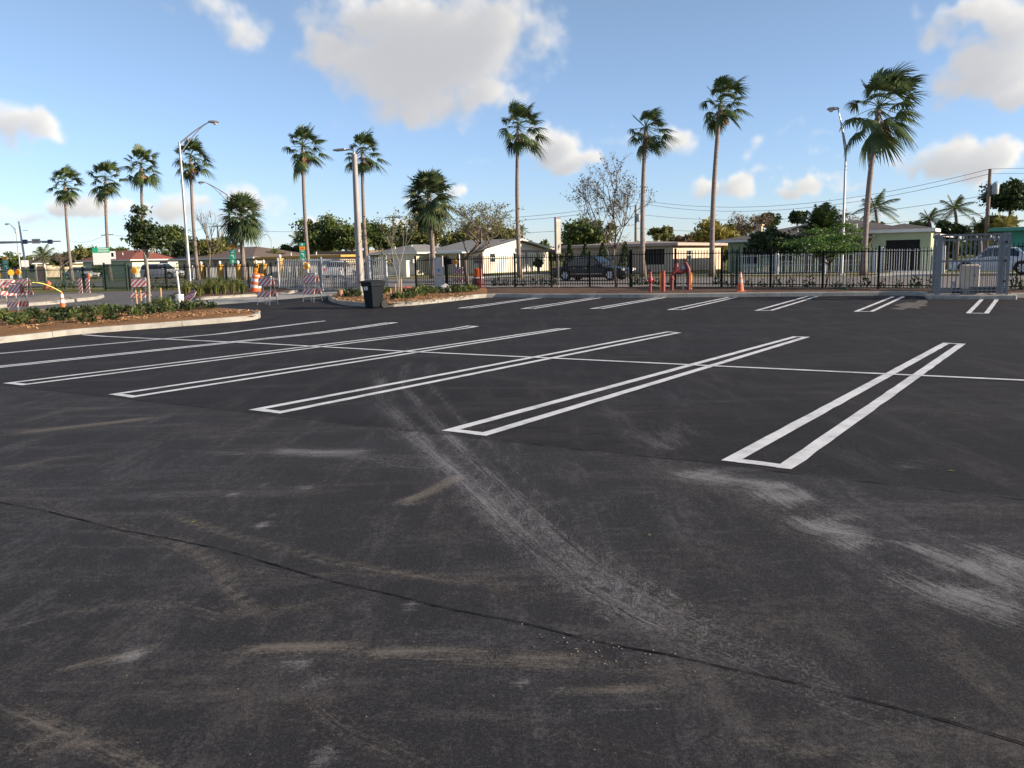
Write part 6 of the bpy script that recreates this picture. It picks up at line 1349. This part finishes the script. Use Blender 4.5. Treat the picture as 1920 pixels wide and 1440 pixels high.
def car(label, loc, rz, L_, W_, H_, paint, kind='sedan', group=None):
    """+x is forward. Lower body lofted through stations, glasshouse lofted above, wheels in open arches."""
    root = thing('car', label, 'car', loc, rz, group); hl, hw = L_ / 2, W_ / 2; s_ = L_ / 4.9; wr = .335 * (H_ / 1.46) ** .5
    fa, ra = hl - .92 * s_, -hl + 1.02 * s_
    if kind == 'sedan': deck = [(-1, .74), (-.93, .93), (-.62, 1.0), (-.45, .99), (.25, .97), (.40, .95), (.86, .80), (.96, .70), (1, .58)]; gh = [(-.66, 0, .0), (-.40, .88, 1), (-.22, .98, 1), (.05, 1, 1), (.16, .96, 1), (.45, 0, 0)]
    else: deck = [(-1, .78), (-.96, .98), (-.6, 1.0), (.25, .98), (.42, .96), (.88, .84), (.97, .72), (1, .6)]; gh = [(-.96, 0, 0), (-.86, .92, 1), (-.5, 1, 1), (.05, 1, 1), (.18, .95, 1), (.48, 0, 0)]
    zsh = .62 * H_; zd = lambda x_: interp(deck, x_ / hl) * zsh * 1.0
    wid = lambda x_: hw * interp([(-1, .82), (-.93, .93), (-.7, .99), (0, 1), (.65, .985), (.92, .91), (1, .74)], x_ / hl)
    xs = sorted(set([-hl, -hl * .97, -hl * .9, hl * .9, hl * .97, hl] + [k * hl / 10 for k in range(-9, 10)] + [ax + wr * 1.16 * math.cos(R(d_)) for ax in (fa, ra) for d_ in range(0, 181, 20)]))
    rings = []
    for x_ in xs:
        w = wid(x_); zb = .19 * (H_ / 1.46) + (.10 if abs(x_) > hl * .94 else 0); za = zb
        for ax in (fa, ra):
            if abs(x_ - ax) < wr * 1.16: za = max(za, wr + math.sqrt(max(0, (wr * 1.16) ** 2 - (x_ - ax) ** 2)) * .98)
        zt_ = max(zd(x_), za + .06); zm = max(za + .02, zb + (zt_ - zb) * .55)
        half = [(w * .72, zb if za == zb else za), (w * .97, za), (w * 1.0, zm), (w * .965, zt_ - .06), (w * .86, zt_), (0, zt_ + .025)]
        rings.append([Vector((x_, y_, z_)) for y_, z_ in half] + [Vector((x_, -y_, z_)) for y_, z_ in reversed(half[:-1])])
    body = MB().loft(rings, True).build('body', paint, root, smooth=True)
    zr = H_ - .02; gr = []; gx = [g[0] * hl for g in gh]
    def gring(x_, k, inn=1.0):
        zb = zd(x_) - .03; w = wid(x_) * .93; zt_ = zb + (zr - zb) * k + .03; wt_ = w * (1 - .24 * k)
        return [Vector((x_, w, zb)), Vector((x_, wt_ + (w - wt_) * .06, zb + (zt_ - zb) * .93)), Vector((x_, wt_ * .86, zt_)), Vector((x_, 0, zt_ + .015)), Vector((x_, -wt_ * .86, zt_)), Vector((x_, -wt_ - (w - wt_) * .06, zb + (zt_ - zb) * .93)), Vector((x_, -w, zb))]
    gr = [gring(g[0] * hl, max(.0, g[1])) for g in gh]
    roof = MB().loft(gr, False, closed=False).build('cabin', paint, root, smooth=True)
    # glass: side windows, windscreen, rear screen set just proud of the cabin shell
    def lerp_ring(i, k, j): return gr[i][j].lerp(gr[i + 1][j], k)
    n_ = len(gh); f0, f1 = 1, n_ - 2
    for sd_ in (0, 6):
        j0, j1 = (0, 1) if sd_ == 0 else (6, 5); oy = .008 if sd_ == 0 else -.008
        cols = [(0, .55), (1, .05)] + [(i, 0) for i in range(2, f1)] + [(f1, .0), (f1, .62)]
        cut = int(len(cols) * .5)
        def P2(i, k, u):
            i = min(i, n_ - 2); a_, b_ = lerp_ring(i, k, j0), lerp_ring(i, k, j1); return a_.lerp(b_, u) + Vector((0, oy, 0))
        for nm, cc in (('side_window', cols[:cut + 1]), ('side_window', cols[cut:])):
            mb = MB(); c2 = list(cc); sh = .06
            for q, ((i0, k0), (i1, k1)) in enumerate(zip(c2, c2[1:])):
                A_, B_, C_, D_ = P2(i0, k0, .14), P2(i1, k1, .14), P2(i1, k1, .9), P2(i0, k0, .9)
                if q == 0: A_, D_ = A_.lerp(B_, sh), D_.lerp(C_, sh)
                if q == len(c2) - 2: B_, C_ = B_.lerp(A_, sh), C_.lerp(D_, sh)
                mb.add([A_, B_, C_, D_], [(0, 1, 2, 3)])
            mb.build(nm, M_cglass, root, fix=False)
    for i, nm, k0, k1 in ((0, 'rear_screen', .08, .93), (n_ - 2, 'windscreen', .06, .93)):
        mb = MB(); row = []
        for k in (k0, k1):
            row.append([lerp_ring(i, k, j) + Vector((-.012 if i == 0 else .012, 0, .012)) for j in (1, 2, 3, 4, 5)])
        for j in range(4):
            mb.add([row[0][j], row[0][j + 1], row[1][j + 1], row[1][j]], [(0, 1, 2, 3)])
        mb.build(nm, M_cglass, root, fix=False)
    for ax in (fa, ra):
        for sd_ in (-1, 1):
            y0, y1 = sd_ * (hw - .235), sd_ * (hw - .015); w_ = MB().tube([(ax, y0, wr), (ax, y0 + sd_ * .02, wr), (ax, y1 - sd_ * .02, wr), (ax, y1, wr)], [wr * .93, wr, wr, wr * .94], 24).build('wheel', M_tyre, root, smooth=True)
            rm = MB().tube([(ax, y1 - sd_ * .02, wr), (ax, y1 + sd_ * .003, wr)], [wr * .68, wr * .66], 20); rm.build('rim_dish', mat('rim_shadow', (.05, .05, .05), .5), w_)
            sp_ = MB()
            for q in range(6):
                a_ = q * math.pi / 3; c, s2 = math.cos(a_), math.sin(a_); u = Vector((c, 0, s2)); v = Vector((-s2, 0, c)); o = Vector((ax, y1 + sd_ * .006, wr))
                sp_.add([o + u * .03 - v * .035, o + u * wr * .64 - v * .055, o + u * wr * .64 + v * .055, o + u * .03 + v * .035], [(0, 1, 2, 3)])
            sp_.build('rim', M_rim, w_, fix=False)
    for sd_ in (-1, 1):
        x_ = hl * .955; MB().box((hl * .93, sd_ * wid(hl * .93) * .80, .66 * zsh + .05), (.22, .34, .15), rz=-sd_ * R(32), bev=.03).build('headlight', M_head, root)
        MB().box((-hl * .955, sd_ * wid(-hl * .955) * .78, .80 * zsh), (.14, .36, .16), rz=sd_ * R(20), bev=.03).build('tail_light', M_tail, root)
        MB().box((hl * .30, sd_ * (hw + .05), zsh + .08), (.12, .17, .12), bev=.03).build('mirror', paint, root)
        for xx in (-.02, -.34): MB().box((hl * xx, sd_ * (hw * 1.0 + .008), zsh * .86), (.20, .025, .03), bev=.008).build('door_handle', M_chrome, root)
        MB().box((0, sd_ * (hw + .004), .36 * H_ * .8), (L_ * .42, .012, .03)).build('side_moulding', M_chrome if kind == 'sedan' else M_tyre, root)
    MB().box((hl * .995, 0, .5 * zsh), (.06, W_ * .42, .18), bev=.02).build('grille', M_chrome, root); MB().box((-hl * .995, 0, .66 * zsh), (.02, .50, .13)).build('number_plate', M_swhite, root); MB().box((hl * .98, 0, .24 * zsh + .09), (.10, W_ * .7, .10), bev=.02).build('bumper_grille', M_blackp, root)
    return root
def carat(px, t_, *a_, yaw=0, **k_):
    aa, p = AT(px, t_); q = p + Vector((0, 0, .02)); return car(a_[0], q, SROT + yaw, *a_[1:], **k_)
carat(1112, 1.6, 'black sedan driving right along the street behind the fence', 4.85, 1.85, 1.38, carpaint('black_car_paint', (.003, .004, .006), .3))
carat(1868, 8.8, 'white car parked on the far verge behind the grey cage', 4.4, 1.8, 1.50, carpaint('white_car_paint', (.62, .62, .63)), yaw=math.pi - R(6))
carat(588, 15.2, 'silver crossover parked behind the pale gate', 4.3, 1.8, 1.62, carpaint('silver_car_paint', (.48, .49, .50), .3), 'suv', yaw=math.pi)
carat(637, 12.4, 'white saloon with red tail lamps parked behind the pale gate', 4.5, 1.8, 1.45, carpaint('white_car_paint', (.62, .62, .63)), yaw=R(118))
carat(306, 12.5, 'silver car with red tail lamp half hidden behind the staked tree', 4.3, 1.8, 1.6, carpaint('silver_car_paint', (.48, .49, .50), .3), 'suv', yaw=R(20))
carat(153, 14.5, 'pale car parked behind the leftmost palm trunk', 4.3, 1.8, 1.45, carpaint('pale_car_paint', (.40, .38, .36), .3), yaw=R(10))
